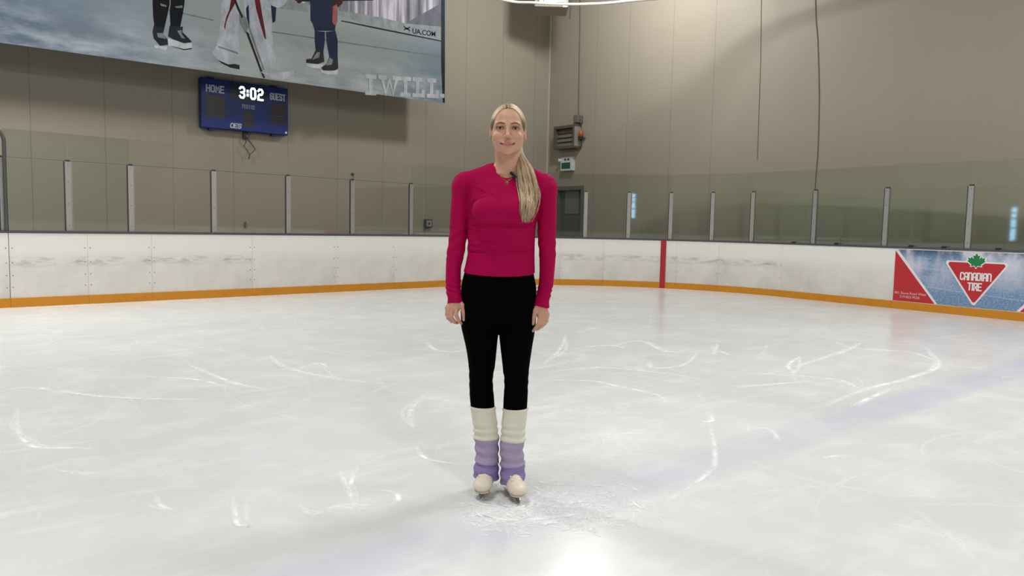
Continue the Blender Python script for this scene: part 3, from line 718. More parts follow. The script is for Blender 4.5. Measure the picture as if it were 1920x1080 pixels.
for k in (1, -1):                                                    # the crossed-arcs emblem before the web address
    zc = LT*.08+k*LT*.055
    pts = [(LT*(.02+.20*i/8), zc-k*LT*.05*(1-((i-4)/4)**2)) for i in range(9)]
    for (xa, za), (xb, zb) in zip(pts[:-1], pts[1:]):
        mbx.add([o_+xdir*xa+UP*(za-LT*.02), o_+xdir*xb+UP*(zb-LT*.02), o_+xdir*xb+UP*(zb+LT*.02), o_+xdir*xa+UP*(za+LT*.02)], [(0, 1, 2, 3)])
mbx.build('web_emblem', pm_('print_black', (20, 22, 28)), bt_)
for xx in (BX0+.3, (BX0+BX1)/2, BX1-.3):                              # cords up to the ceiling
    MB().tube([(xx-BO.x, .006, BZ1-BO.z-.05), (xx-BO.x, .006, ZC-BO.z)], .01, 6).build('cord', mat('cord_grey', (70, 70, 70), .7), bt_)

# ---- scoreboard on the end wall
YS = YW-.16
def sbp(px, py): q = on_y(px, py, YS); return Vector((q.x, q.z))
sl, sr = sbp(377, 200), sbp(540, 200); zt_, zb_ = (sbp(377, 143).y+sbp(540, 168).y)/2, (sbp(377, 238).y+sbp(540, 254).y)/2
SW, SH = sr.x-sl.x, zt_-zb_
sb = thing('scoreboard', 'blue electronic scoreboard showing 3:02 on the end wall', 'scoreboard', (sl.x, YS, zb_))
mblue = mat('scoreboard_blue', (2, 40, 118), .4)
MB().box2((0, 0, 0), (SW, .16, SH)).build('housing', mblue, sb, bevel=.012)
def sq(nm, x0, x1, z0, z1, m, l=.003): return MB().box2((SW*x0, -l, SH*z0), (SW*x1, .001, SH*z1)).build(nm, m, sb)
mdisp = mat('display_dark', (50, 44, 48), .35)
home = sq('score_window', .055, .26, .22, .66, mdisp); guest = sq('score_window', .79, .965, .22, .66, mdisp); per = sq('period_window', .47, .575, .08, .42, mdisp)
clk = sq('clock_window', .315, .735, .62, .96, mat('clock_window_dark', (26, 34, 62), .35))
for x0, x1, z in ((.075, .235, .385), (.82, .945, .385)): sq('display_ridge', x0, x1, z, z+.012, mat('display_ridge_grey', (92, 88, 88), .5), .005)
mlet = mat('scoreboard_letter', (196, 202, 214), .45); ND = Vector((0, -1, 0))
def sbt(nm, txt, x0, x1, z0, z1, th, m=mlet, lift=.005):
    n_ = len(txt); wd = SW*(x1-x0); pt = wd/(n_-.28)
    return glyphs(MB(), txt, Vector((SW*x0, 0, SH*z0)), Vector((1, 0, 0)), UP, ND, SH*(z1-z0), pt*.66, pt, SH*th, lift).build(nm, m, sb)
sbt('home_lettering', 'HOME', .06, .25, .735, .86, .027); sbt('guest_lettering', 'GUEST', .785, .965, .735, .86, .026); sbt('period_lettering', 'PERIOD', .455, .60, .475, .55, .016, mat('scoreboard_letter_dim', (150, 160, 182), .5))
lo = glyphs(MB(), 'OES', Vector((SW*.318, 0, SH*.05)), Vector((1, 0, 0)), Vector((.18, 0, 1)), ND, SH*.085, SW*.032, SW*.043, SH*.021, .005); lo.build('maker_lettering', mlet, sb)
mdig = mat('clock_digits_lit', (255, 255, 255), .4, emit=(214, 230, 255), estr=8.5)
glyphs(MB(), '3:02', Vector((SW*.43, 0, SH*.69)), Vector((1, 0, 0)), UP, ND, SH*.215, SW*.050, [0, SW*.063, SW*.126, SW*.212], SH*.036, .006).build('clock_digits', mdig, sb)
for x in (.12, .84):
    for z in (-.035, 1.0): MB().box2((SW*(x-.03), .02, SH*z), (SW*(x+.03), .14, SH*(z+.035))).build('mounting_bracket', mat('bracket_navy', (16, 34, 84), .5), sb)
MB().tube([(SW*.975, -.004, SH*.055), (SW*.975, 0, SH*.055)], SW*.014, 10).build('sticker', mat('sticker_white', (210, 212, 214), .5), sb)
# socket and looped cable under it
q = on_y(460, 253, YW-.03)
so = thing('wall_socket', 'small dark socket box on the wall under the scoreboard', 'socket', (q.x, YW-.05, q.z))
MB().box((0, .025, 0), (.10, .05, .16)).build('box', mat('socket_dark', (64, 62, 58), .6), so, bevel=.006); MB().box((.02, -.006, -.03), (.05, .012, .06)).build('plug', mat('plug_grey', (150, 148, 142), .6), so)
pts = [on_y(a, b, YW-.09) for a, b in ((470, 251), (465, 257), (457.5, 274), (463, 281), (468, 290), (473, 286), (478.5, 280), (472, 270), (463, 259), (461, 254))]
o = MB().tube(pts, .009, 6); o.tube([on_y(468.5, 288, YW-.09), on_y(466.5, 298, YW-.09)], .014, 6)
tag(o.build('power_cable', mat('cable_dark', (58, 56, 52), .7), smooth=True), 'dark cable looped below the scoreboard on the end wall', 'cable')
q = on_y(803, 419, YW-.05)
o = thing('wall_outlet', 'square grey outlet box low on the end wall beside the skater', 'outlet', (q.x, YW-.08, q.z))
MB().box((0, .04, 0), (.20, .08, .20)).build('box', mat('outlet_dark', (72, 74, 70), .5), o, bevel=.01); MB().box((0, -.004, 0), (.14, .012, .14)).build('cover', mat('outlet_cover', (168, 168, 160), .5), o, bevel=.004); MB().box((0, -.012, 0), (.05, .01, .06)).build('socket_face', mat('outlet_dark', (72, 74, 70), .5), o)
pts = [on_y(a, b, YW-.02) for a, b in ((461, 416), (458.5, 420), (459, 425), (460.5, 428))]
tag(MB().tube(pts, .012, 6).build('wall_hook', mat('cable_dark', (58, 56, 52), .7)), 'small dark hook on the end wall seen through the glass', 'hook')

# ---- things on the side wall
def sw(px, py, x): q = on_x(px, py, x); return Vector((q.y, q.z))
XV = XW-.20
l_, r_ = sw(1041, 255, XV), sw(1080, 255, XV); zt1, zb1 = sw(1060, 236, XV).y, sw(1060, 279, XV).y
vt = thing('louvre_vent', 'grey louvred vent box on the side wall above the exit sign', 'vent', (XW, r_.x, zb1))
VW, VH = l_.x-r_.x, zt1-zb1; mv = mat('vent_grey', (128, 120, 110), .5, .3); mvd = mat('vent_frame_grey', (100, 94, 86), .5, .3)
o = MB(); f_ = .07
o.box2((-.26, 0, 0), (0, f_, VH)); o.box2((-.26, VW-f_, 0), (0, VW, VH)); o.box2((-.26, f_, 0), (0, VW-f_, f_)); o.box2((-.26, f_, VH-f_), (0, VW-f_, VH)); o.build('frame', mvd, vt)
MB().box2((-.26, -.004, .05), (-.02, 0, VH-.05)).build('side_plate', mat('vent_side_light', (168, 164, 156), .45, .3), vt)
for k in range(4):
    z = f_+(VH-2*f_)*(k+.5)/4
    MB().box((-.15, VW/2, z), (.02, VW-2*f_, (VH-2*f_)/4*1.05), Matrix.Rotation(R(24), 3, 'Y')).build('louvre', mv, vt)
q = sw(1084, 223.5, XW-.1)
o = thing('junction_box', 'small grey junction box on top of the vent corner', 'junction box', (XW, q.x, q.y)); MB().box((-.10, 0, 0), (.2, .17, .2)).build('box', mat('junction_grey', (112, 110, 102), .5, .2), o, bevel=.02); MB().tube([(-.1, -.07, -.02), (-.13, -.13, -.04), (-.14, -.14, -.12)], .018, 6).build('conduit_elbow', mvd, o)
q = sw(1089, 252, XW-.15)
o = thing('warning_beacon', 'orange beacon with a black base mounted at the right of the vent', 'beacon', (XW, q.x, q.y))
MB().tube([(-.15, 0, -.06), (-.15, 0, .03), (-.15, 0, .09), (-.15, 0, .11)], [.06, .065, .055, .02], 14).build('lens', mat('beacon_orange', (176, 92, 56), .35), o, smooth=True)
MB().tube([(-.15, 0, -.16), (-.15, 0, -.13), (-.15, 0, -.06)], [.03, .06, .065], 14).build('base', mat('beacon_black', (36, 30, 28), .5), o); MB().box((-.07, 0, -.08), (.14, .04, .04)).build('arm', mvd, o)
l_, r_ = sw(1051, 306, XW-.12), sw(1072, 306, XW-.12); zb2, zm, zt2 = sw(1062, 320, XW-.12).y, sw(1062, 304, XW-.12).y, sw(1062, 294, XW-.12).y
ex = thing('exit_sign', 'white exit sign box with a green panel below the vent', 'exit sign', (XW, r_.x, zb2))
EW = l_.x-r_.x; mex = mat('exit_white', (206, 208, 204), .45)
MB().box2((-.12, 0, 0), (0, EW, zm-zb2)).build('housing', mex, ex, bevel=.006); MB().box2((-.124, EW*.14, .05), (-.119, EW*.9, zm-zb2-.01)).build('green_panel', mat('exit_green', (22, 92, 74), .4), ex)
MB().box2((-.10, .02, zm-zb2), (0, EW*1.05, zt2-zb2)).build('battery_case', mex, ex, bevel=.006)
for yk in (.35, .62): MB().box((-.104, EW*yk, (zm+zt2)/2-zb2), (.01, .06, .05)).build('lamp_head', mat('exit_mark', (58, 62, 62), .5), ex)
MB().tube([(-.08, EW*1.02, (zm+zt2)/2-zb2), (-.16, EW*1.12, (zm+zt2)/2-zb2-.02)], [.03, .05], 10).build('spot_lamp', mex, ex)
mcab = mat('wall_cable_dark', (62, 58, 52), .7)
tag(MB().tube([on_x(1088, -40, XW-.02), on_x(1087, 60, XW-.02), on_x(1085.5, 150, XW-.02), on_x(1084.5, 223, XW-.02)], .011, 6).build('wall_conduit', mat('conduit_grey', (96, 90, 80), .6)), 'thin conduit running up the side wall from the vent', 'conduit')
pts = [on_x(a, b, XW-.010) for a, b in ((1528, -30), (1530, 40), (1533, 72), (1535, 130), (1536, 180), (1535, 240), (1533, 290), (1530, 330), (1528, 356))]
tag(MB().tube(pts, .006, 6).build('hanging_cable', mat('hanging_cable_brown', (92, 84, 72), .7), smooth=True), 'thin black cable hanging down the side wall to the glass', 'cable')
tag(MB().tube([on_x(1428, -30, XW-.006), on_x(1426, 120, XW-.006), on_x(1420, 300, XW-.006)], .004, 6).build('wall_wire', mat('wall_wire_grey', (86, 82, 74), .6)), 'faint straight wire on the side wall left of the hanging cable', 'wire')
# heater box high in the corner
xH = 12.75
P = on_plane(1034, 14, (12.15, 13.4, 0), (.64, .77, 0))
hb_ = thing('corner_heater', 'beige heater box hanging high in the corner of the hall', 'heater', P, rz=R(-39.5))
MB().box((0, .40, .62), (.80, .78, 1.20)).build('casing', mat('heater_beige', (150, 142, 128), .5), hb_, bevel=.02)
MB().box((.02, -.035, .20), (.62, .02, .18)).build('front_panel', mat('heater_white', (225, 225, 222), .4), hb_)
MB().box((.31, -.03, .05), (.10, .02, .09)).build('label_plate', mat('heater_white', (225, 225, 222), .4), hb_)
MB().tube([(.45, .2, .6), (.46, .15, .1), (.45, .12, -.22)], .014, 6).build('cord', mcab, hb_)
for xx in (-.34, .34): MB().tube([(xx, .4, 1.2), (xx, .4, ZC-P.z)], .012, 6).build('hanger_rod', mvd, hb_)
# white netting pipe following the corner high above the boards
ZPIPE = 5.95
K_ = [on_ice(a, b, ZPIPE) for a, b in ((945, 0), (1000, 5), (1060, 8), (1130, 6.5), (1200, 0))]
K_ = [K_[0]-Vector((1, .0, 0))*k for k in (14, 9, 5, 2)]+K_+[K_[-1]+Vector(d_) for d_ in ((.62, -1.0, 0), (.9, -2.4, 0), (.95, -4.5, 0), (.95, -8, 0), (.95, -14, 0))]
pts = []
for i in range(len(K_)-1):
    a, b, c, d = K_[max(i-1, 0)], K_[i], K_[i+1], K_[min(i+2, len(K_)-1)]
    for k in range(6):
        u = k/6; pts.append(.5*((2*b)+(c-a)*u+(2*a-5*b+4*c-d)*u*u+(3*b-a-3*c+d)*u**3))
pts = [Vector((p.x, p.y, ZPIPE)) for p in pts]
print('PIPE', [[round(c, 2) for c in k] for k in K_])
npipe = thing('netting_pipe', 'curved white pipe hung above the corner of the boards at the top edge', 'pipe', pts[30])
o = MB().tube(pts, .028, 8); ob = o.build('pipe', mat('pipe_white', (236, 232, 222), .35), npipe, smooth=True); ob.data.transform(Matrix.Translation(-Vector(pts[30])))
for k in range(2, len(pts), 6):
    q = Vector(pts[k])-Vector(pts[30]); MB().tube([q, q+Vector((0, 0, ZC-ZPIPE))], .006, 5).build('hanger_wire', mcab, npipe)

# windows in the wall across the rink; they mirror in the shield glass
mwin = mat('daylight_window', (200, 225, 255), .3, emit=(160, 210, 255), estr=11)
def mirror_window(px, py, w_, h_, n_):
    s_ = s_at(px, 1.5, OFF)
    i = max(k for k in range(len(ps)) if ps[k] <= s_)
    pa, _, na = path(ps[i]+.057); pb, _, nb = path(ps[i+1]-.057); qa, qb = pa+na*(OFF-.006), pb+nb*(OFF-.006); d = ray(px, py)
    n3 = Vector((qb.y-qa.y, qa.x-qb.x, 0)).normalized(); c = Vector((qa.x, qa.y, 0)); h = on_plane(px, py, c, n3); r = d-2*d.dot(n3)*n3
    best = None
    for ax, val in ((0, XN+.012), (1, YN+.012), (1, YW-.012)):
        if abs(r[ax]) > 1e-6:
            t_ = (val-h[ax])/r[ax]
            if t_ > 0 and (best is None or t_ < best[0]): best = (t_, ax, -1 if val > 0 else 1)
    q = h+r*best[0]; ax = best[1]
    mb = MB(); sz = (.02, w_, h_) if ax == 0 else (w_, .02, h_)
    o = MB().box(q, sz).build('window_%d' % n_, mwin); tag(o, kind='structure')
    fr = MB()
    for dz in (-.5, -.12, .16, .32, .5):
        fr.box(q+Vector((0, 0, dz*h_))+Vector((.012 if ax == 0 else 0, .012*best[2] if ax else 0, 0)), (.02, w_, .06) if ax == 0 else (w_, .02, .06))
    fr.build('window_frame', mat('window_frame_dark', (60, 62, 64), .5), o)
    return [round(k, 2) for k in q], [round(k, 2) for k in h]
print('WIN', mirror_window(1186, 386, .34, 1.5, 1), mirror_window(1900, 420, .4, 1.5, 2))
struct('reflection_blocker', MB().box2((-13.15, -.74, -.03), (-12.95, .05, ZC)), mw_plain)  # added pillar out of view, blocks a stray extra window reflection
# ------------------------------------------------------------------ the skater
_px, _py = turn(-.035, 3.27)
person = thing('person', 'woman with blonde side ponytail, pink top, black leggings and white figure skates standing on ice', 'person', (_px, _py, .0028), rz=-YAW)

def hermite(z, K):
    """smooth interpolation of table K (rows sorted by z) at heights z -> one array per column"""
    K = np.array(sorted(K), float); zk = K[:, 0]; out = []
    i = np.clip(np.searchsorted(zk, z)-1, 0, len(zk)-2); h = zk[i+1]-zk[i]; u = np.clip((z-zk[i])/h, 0, 1)
    for c in range(1, K.shape[1]):
        v = K[:, c]; m = np.gradient(v, zk); s_ = np.diff(v)/np.diff(zk)
        for k in range(len(zk)):                                   # no overshoot
            a = s_[max(k-1, 0)]; b = s_[min(k, len(s_)-1)]
            m[k] = 0 if a*b < 0 else math.copysign(min(abs(m[k]), 2.5*min(abs(a), abs(b))), a+b if a+b else 1)
        out.append((2*u**3-3*u*u+1)*v[i]+(u**3-2*u*u+u)*h*m[i]+(-2*u**3+3*u*u)*v[i+1]+(u**3-u*u)*h*m[i+1])
    return out
class Field:
    def __init__(s, xs, ys, zs):
        s.x, s.y, s.z = (np.asarray(a, np.float32) for a in (xs, ys, zs)); s.F = np.full((len(s.x), len(s.y), len(s.z)), 1.0, np.float32)
    def sl(s, lo, hi):
        r = []
        for a, l, h in zip((s.x, s.y, s.z), lo, hi):
            i, j = np.searchsorted(a, l), np.searchsorted(a, h); r.append(slice(max(i-1, 0), min(j+1, len(a))))
        return r
    def apply(s, fn, lo, hi, k=0.0, op='u'):
        r = s.sl(lo, hi)
        if any(q.stop-q.start < 1 for q in r): return s
        X = s.x[r[0]][:, None, None]; Y = s.y[r[1]][None, :, None]; Z = s.z[r[2]][None, None, :]
        d = fn(X, Y, Z).astype(np.float32); f = s.F[tuple(r)]; d = np.broadcast_to(d, f.shape)
        if op == 'u':
            m = np.minimum(f, d); h = np.maximum(k-np.abs(f-d), 0)/max(k, 1e-6); s.F[tuple(r)] = m-h*h*k*.25
        elif op == 's':
            d = -d; m = np.maximum(f, d); h = np.maximum(k-np.abs(f-d), 0)/max(k, 1e-6); s.F[tuple(r)] = m+h*h*k*.25
        elif op == 'i':
            m = np.maximum(f, d); h = np.maximum(k-np.abs(f-d), 0)/max(k, 1e-6); s.F[tuple(r)] = m+h*h*k*.25
        elif op == 'd': s.F[tuple(r)] = f+d
        return s
    def ell(s, c, r, k=.01, op='u', off=0.0, rot=None):
        c = np.array(c, float); r = np.array(r, float)+off; m = .03+k
        def fn(X, Y, Z):
            x, y, z = X-c[0], Y-c[1], Z-c[2]
            if rot is not None:
                x, y, z = (rot[i][0]*x+rot[i][1]*y+rot[i][2]*z for i in range(3))
            k0 = np.sqrt((x/r[0])**2+(y/r[1])**2+(z/r[2])**2); k1 = np.sqrt((x/r[0]**2)**2+(y/r[1]**2)**2+(z/r[2]**2)**2)
            return k0*(k0-1)/np.maximum(k1, 1e-6)
        R_ = r if rot is None else np.full(3, r.max())
        return s.apply(fn, c-R_-m, c+R_+m, k, op)
    def cap(s, a, b, ra, rb, k=.01, op='u', off=0.0):
        a, b = np.array(a, float), np.array(b, float); ra += off; rb += off; ab = b-a; L = ab@ab+1e-12; m = .025+k+max(ra, rb)
        def fn(X, Y, Z):
            t_ = np.clip(((X-a[0])*ab[0]+(Y-a[1])*ab[1]+(Z-a[2])*ab[2])/L, 0, 1)
            return np.sqrt((X-a[0]-ab[0]*t_)**2+(Y-a[1]-ab[1]*t_)**2+(Z-a[2]-ab[2]*t_)**2)-(ra+(rb-ra)*t_)
        return s.apply(fn, np.minimum(a, b)-m, np.maximum(a, b)+m, k, op)
    def loft(s, K, k=.015, off=0.0, z0=None, z1=None, p=2.0, op='u'):
        K = sorted(K); z0 = K[0][0] if z0 is None else z0; z1 = K[-1][0] if z1 is None else z1
        A = np.array(K); lo = (float((A[:, 1]-A[:, 3]).min())-.05, float((A[:, 2]-A[:, 4]).min())-.05, z0-.03); hi = (float((A[:, 1]+A[:, 3]).max())+.05, float((A[:, 2]+A[:, 5]).max())+.05, z1+.03)
        def fn(X, Y, Z):
            cx, cy, w_, f_, b_ = [a.reshape(1, 1, -1) for a in hermite(Z.ravel(), K)]
            w_ = np.maximum(w_+off, .002); x = X-cx; y = Y-cy; h_ = np.maximum(np.where(y < 0, f_, b_)+off, .002)
            q = (np.abs(x/w_)**p+np.abs(y/h_)**p)**(1/p)
            g = np.sqrt((x/w_**2)**2+(y/h_**2)**2); g0 = np.maximum(np.sqrt((x/w_)**2+(y/h_)**2), 1e-6)
            d = np.where(q < .2, (q-1)*np.minimum(w_, h_), (q-1)*g0/np.maximum(g, 1e-6))
            return np.maximum(d, np.maximum(z0-Z, Z-z1))
        return s.apply(fn, lo, hi, k, op)
    def mesh(s):
        """surface nets"""
        F = s.F; S = F < 0
        c = np.zeros(tuple(n-1 for n in F.shape), np.int8)
        for i in (0, 1):
            for j in (0, 1):
                for l in (0, 1): c += S[i:F.shape[0]-1+i, j:F.shape[1]-1+j, l:F.shape[2]-1+l]
        I = np.argwhere((c > 0) & (c < 8)); idx = np.full(c.shape, -1, np.int32); idx[tuple(I.T)] = np.arange(len(I))
        P = np.zeros((len(I), 3)); N = np.zeros(len(I)); ax = (s.x, s.y, s.z)
        cs = [(0, 0, 0), (1, 0, 0), (0, 1, 0), (1, 1, 0), (0, 0, 1), (1, 0, 1), (0, 1, 1), (1, 1, 1)]
        for a in range(8):
            for b in range(a+1, 8):
                df = [cs[b][q]-cs[a][q] for q in range(3)]
                if sum(map(abs, df)) != 1: continue
                A = I+np.array(cs[a]); B = I+np.array(cs[b]); fa, fb = F[tuple(A.T)].astype(float), F[tuple(B.T)].astype(float)
                m = (fa < 0) != (fb < 0); t_ = np.where(m, fa/np.where(m, fa-fb, 1), 0)
                for q in range(3): P[:, q] += np.where(m, ax[q][A[:, q]]*(1-t_)+ax[q][B[:, q]]*t_, 0)
                N += m
        P /= N[:, None]; Q = []
        for q in range(3):
            sl0 = [slice(None)]*3; sl1 = [slice(None)]*3; sl0[q] = slice(0, -1); sl1[q] = slice(1, None)
            E_ = np.argwhere(S[tuple(sl0)] != S[tuple(sl1)]); u, v = [(1, 2), (2, 0), (0, 1)][q]
            E_ = E_[(E_[:, u] > 0) & (E_[:, v] > 0) & (E_[:, u] < F.shape[u]-1) & (E_[:, v] < F.shape[v]-1)]
            ids = []
            for du, dv in ((-1, -1), (0, -1), (0, 0), (-1, 0)):
                G = E_.copy(); G[:, u] += du; G[:, v] += dv; ids.append(idx[tuple(G.T)])
            ids = np.stack(ids, 1); fl = ~S[tuple(E_.T)]; ids[fl] = ids[fl][:, ::-1]; Q.append(ids)
        return P, np.concatenate(Q)
    def front(s, x, z, default=0.0):
        """first surface met along +y at (x, z)"""
        i = int(np.clip(np.searchsorted(s.x, x), 1, len(s.x)-1)); k = int(np.clip(np.searchsorted(s.z, z), 1, len(s.z)-1))
        u = (x-s.x[i-1])/(s.x[i]-s.x[i-1]); v = (z-s.z[k-1])/(s.z[k]-s.z[k-1]); u, v = min(max(u, 0), 1), min(max(v, 0), 1)
        L = (s.F[i-1, :, k-1]*(1-u)+s.F[i, :, k-1]*u)*(1-v)+(s.F[i-1, :, k]*(1-u)+s.F[i, :, k]*u)*v
        j = np.argmax(L < 0)
        if L[j] >= 0 or j == 0: return default
        t_ = L[j-1]/(L[j-1]-L[j]); return float(s.y[j-1]*(1-t_)+s.y[j]*t_)
def fast_mesh(name, P, Q, m, parent, smooth=True):
    me = bpy.data.meshes.new(name); me.vertices.add(len(P)); me.vertices.foreach_set('co', P.astype(np.float32).ravel())
    me.loops.add(Q.size); me.loops.foreach_set('vertex_index', Q.astype(np.int32).ravel()); me.polygons.add(len(Q))
    me.polygons.foreach_set('loop_start', np.arange(0, Q.size, 4, dtype=np.int32)); me.update(calc_edges=True); me.validate()
    if smooth: me.polygons.foreach_set('use_smooth', [True]*len(me.polygons))
    me.materials.append(m); o = bpy.data.objects.new(name, me); COL.objects.link(o); o.parent = parent; return o
def steps(*seg):
    """non-uniform axis from (start, end, step) runs"""
    out = []
    for a, b, d in seg: out += list(np.arange(a, b-1e-9, d))
    return np.array(out+[seg[-1][1]])

# -------- body tables (z, centre x, centre y, half width, front depth, back depth), metres
TORSO = [(.955, -.023, .03, .168, .105, .115), (1.0, -.024, .03, .161, .10, .105), (1.05, -.0195, .03, .153, .094, .09), (1.12, -.0165, .03, .148, .088, .08),
 (1.20, -.0165, .03, .149, .090, .085), (1.27, -.012, .032, .152, .102, .095), (1.34, -.008, .035, .158, .096, .10), (1.40, -.006, .04, .152, .076, .095), (1.44, -.004, .045, .120, .058, .08), (1.475, 0, .045, .075, .048, .062)]
ARM_L = [(1.425, -.180, .045, .036, .04, .04), (1.40, -.189, .043, .044, .048, .048), (1.34, -.197, .043, .043, .05, .05), (1.25, -.204, .045, .0415, .046, .046), (1.18, -.2085, .048, .0395, .043, .043),
 (1.09, -.219, .045, .039, .042, .042), (1.02, -.2265, .035, .0335, .04, .04), (.946, -.2245, .02, .0335, .035, .035), (.91, -.218, .01, .0335, .033, .033), (.860, -.2125, .002, .0355, .034, .034)]
ARM_R = [(1.425, .165, .045, .036, .04, .04), (1.40, .173, .043, .044, .048, .048), (1.34, .180, .043, .043, .05, .05), (1.25, .1835, .045, .0415, .046, .046), (1.18, .184, .048, .0405, .043, .043),
 (1.09, .1895, .045, .0365, .042, .042), (.98, .186, .025, .0325, .036, .036), (.92, .174, .012, .0325, .034, .034), (.895, .169, .006, .0335, .033, .033), (.845, .163, 0, .0355, .034, .034)]
PELVIS = [(.80, -.023, .03, .160, .07, .09), (.84, -.023, .03, .166, .092, .12), (.88, -.0235, .03, .1675, .10, .125), (.92, -.024, .03, .1675, .102, .122), (.96, -.0235, .03, .1650, .098, .110), (1.0, -.024, .03, .1565, .096, .101), (1.04, -.02, .03, .1475, .089, .085)]
LEG_L = [(.87, -.104, .03, .084, .088, .10), (.782, -.1045, .032, .084, .085, .095), (.738, -.1015, .034, .0785, .08, .09), (.687, -.097, .036, .0705, .074, .08), (.591, -.0935, .045, .0590, .06, .062), (.534, -.096, .052, .0535, .056, .055), (.50, -.0950, .057, .0535, .052, .056), (.45, -.0915, .065, .0550, .048, .062), (.39, -.086, .075, .054, .045, .06), (.30, -.076, .09, .045, .042, .05), (.20, -.068, .10, .036, .038, .04), (.10, -.062, .10, .036, .04, .04)]
LEG_R = [(.87, .060, .03, .084, .088, .10), (.782, .0620, .032, .0815, .085, .095), (.738, .0605, .033, .0780, .08, .09), (.687, .0595, .034, .0715, .074, .08), (.573, .0605, .042, .0580, .06, .06), (.534, .063, .046, .0545, .056, .055), (.50, .063, .05, .0535, .052, .056), (.45, .0618, .055, .0545, .048, .062), (.39, .060, .060, .0535, .045, .06), (.30, .056, .068, .045, .042, .05), (.20, .051, .072, .036, .038, .04), (.10, .052, .075, .036, .04, .04)]
def torso(f, off, arms=True, k=.012):
    f.loft(TORSO, .02, off)
    for sx in (-1, 1):
        f.ell((-.008+sx*.062, -.062, 1.285), (.072, .054, .062), .040, off=off)
        f.cap((.004+sx*.060, .052, 1.463), (-.006+sx*.165, .043, 1.408), .034, .047, .03, off=off)
    if arms:
        f.loft(ARM_L, k, off); f.loft(ARM_R, k, off)
        f.ell((-.187, .043, 1.398), (.0475, .052, .055), .025, off=off); f.ell((.1735, .043, 1.396), (.0475, .052, .055), .025, off=off)
def legs(f, off, z0=None):
    f.loft(PELVIS, .02, off, p=2.06)
    f.loft(LEG_L, .010, off, z0=z0); f.loft(LEG_R, .010, off, z0=z0)
    f.ell((-.022, .03, .835), (.05, .075, .045), .05, off=off)

# -------- the body: one continuous skin
HX = .003
FX = steps((-.30, -.262, .008), (-.262, -.165, .0024), (-.165, -.066, .004), (-.066, .072, .0016), (.072, .118, .004), (.118, .206, .0024), (.206, .27, .008))
FY = steps((-.135, -.105, .006), (-.105, -.03, .0016), (-.03, .035, .0028), (.035, .17, .006))
FZ = steps((.0, .745, .009), (.745, .915, .0024), (.915, 1.40, .009), (1.40, 1.53, .004), (1.53, 1.69, .0016), (1.69, 1.76, .004))
B = Field(FX, FY, FZ)
torso(B, -.010); legs(B, -.009)
for c in ((-.060, .10, .09), (.053, .065, .09)): B.cap(c, (c[0], c[1]-.03, .075), .026, .018, .02)
B.loft([(1.40, -.002, .044, .075, .05, .06), (1.44, 0, .040, .062, .048, .055), (1.475, 0, .037, .0545, .047, .053), (1.51, .0, .036, .0505, .048, .052), (1.55, .001, .036, .050, .045, .055), (1.60, .002, .04, .052, .04, .055)], .025)
for sx in (-1, 1):                                                    # neck tendons and collar bones
    B.cap((HX+sx*.044, .03, 1.55), (.001+sx*.014, -.006, 1.452), .010, .008, .018)
    B.cap((.002+sx*.014, -.012, 1.448), (.002+sx*.06, .012, 1.452), .007, .005, .012)
# head
B.ell((HX, .034, 1.660), (.0700, .094, .078), .01)
B.loft([(1.533, HX-.003, -.030, .014, .030, .03), (1.541, HX-.002, -.022, .031, .041, .05), (1.553, HX-.001, -.012, .0465, .050, .06), (1.570, HX, -.004, .058, .057, .06), (1.590, HX, .0, .0645, .062, .06), (1.615, HX, .002, .0680, .065, .06), (1.645, HX, .004, .0685, .0665, .06), (1.68, HX, .008, .0660, .066, .06), (1.705, HX, .015, .0580, .0615, .05), (1.725, HX, .024, .043, .049, .05), (1.736, HX, .03, .022, .030, .03)], .014, p=2.2)
for sx in (-1, 1):
    B.cap((HX+sx*.014, -.060, 1.6655), (HX+sx*.048, -.046, 1.664), .0075, .006, .012)              # brow
    B.ell((HX+sx*.040, -.044, 1.606), (.024, .020, .022), .016)                                      # cheek
    B.ell((HX+sx*.0325, -.0735, 1.6465), (.0185, .0135, .0105), .010, 's')                            # socket
B.cap((HX, -.060, 1.655), (HX, -.0815, 1.611), .0065, .0095, .010)                                   # nose
B.ell((HX, -.0835, 1.6085), (.0105, .0095, .0085), .006)
for sx in (-1, 1):
    B.ell((HX+sx*.0115, -.0735, 1.6045), (.0075, .0085, .0070), .006)
    B.ell((HX+sx*.0058, -.0815, 1.5995), (.0034, .0045, .0026), .002, 's')
# mouth: a mild smile
B.ell((HX, -.054, 1.576), (.032, .017, .022), .014)
B.ell((HX, -.046, 1.546), (.017, .016, .014), .012)
for sx in (-1, 1):
    up = [(HX, -.0695, 1.5785), (HX+sx*.007, -.0698, 1.5795), (HX+sx*.018, -.0635, 1.5795), (HX+sx*.031, -.0510, 1.5810)]; rr_ = (.0050, .0054, .0042, .0016)
    lo_ = [(HX, -.0685, 1.5680), (HX+sx*.010, -.0670, 1.5690), (HX+sx*.020, -.0605, 1.5725), (HX+sx*.031, -.0510, 1.5800)]; r2 = (.0060, .0058, .0044, .0016)
    for a in range(3): B.cap(up[a], up[a+1], rr_[a], rr_[a+1], .004); B.cap(lo_[a], lo_[a+1], r2[a], r2[a+1], .004)
    gr = [(HX, -.0760, 1.5735), (HX+sx*.012, -.0745, 1.5743), (HX+sx*.022, -.0665, 1.5768), (HX+sx*.0315, -.0560, 1.5812)]
    for a in range(3): B.cap(gr[a], gr[a+1], .0014 if a < 2 else .0020, .0020, .002, 's')
    # eyelids around the eyeball
    ec = (HX+sx*.0325, -.0520, 1.6460)
    B.ell(ec, (.0150, .0140, .0130), .004)
    B.ell((ec[0], ec[1]-.012, 1.6455), (.0135, .0130, .0034), .002, 's')
    B.ell((HX+sx*.0755, .020, 1.628), (.0060, .016, .025), .008); B.ell((HX+sx*.081, .012, 1.630), (.004, .010, .015), .004, 's')   # ear
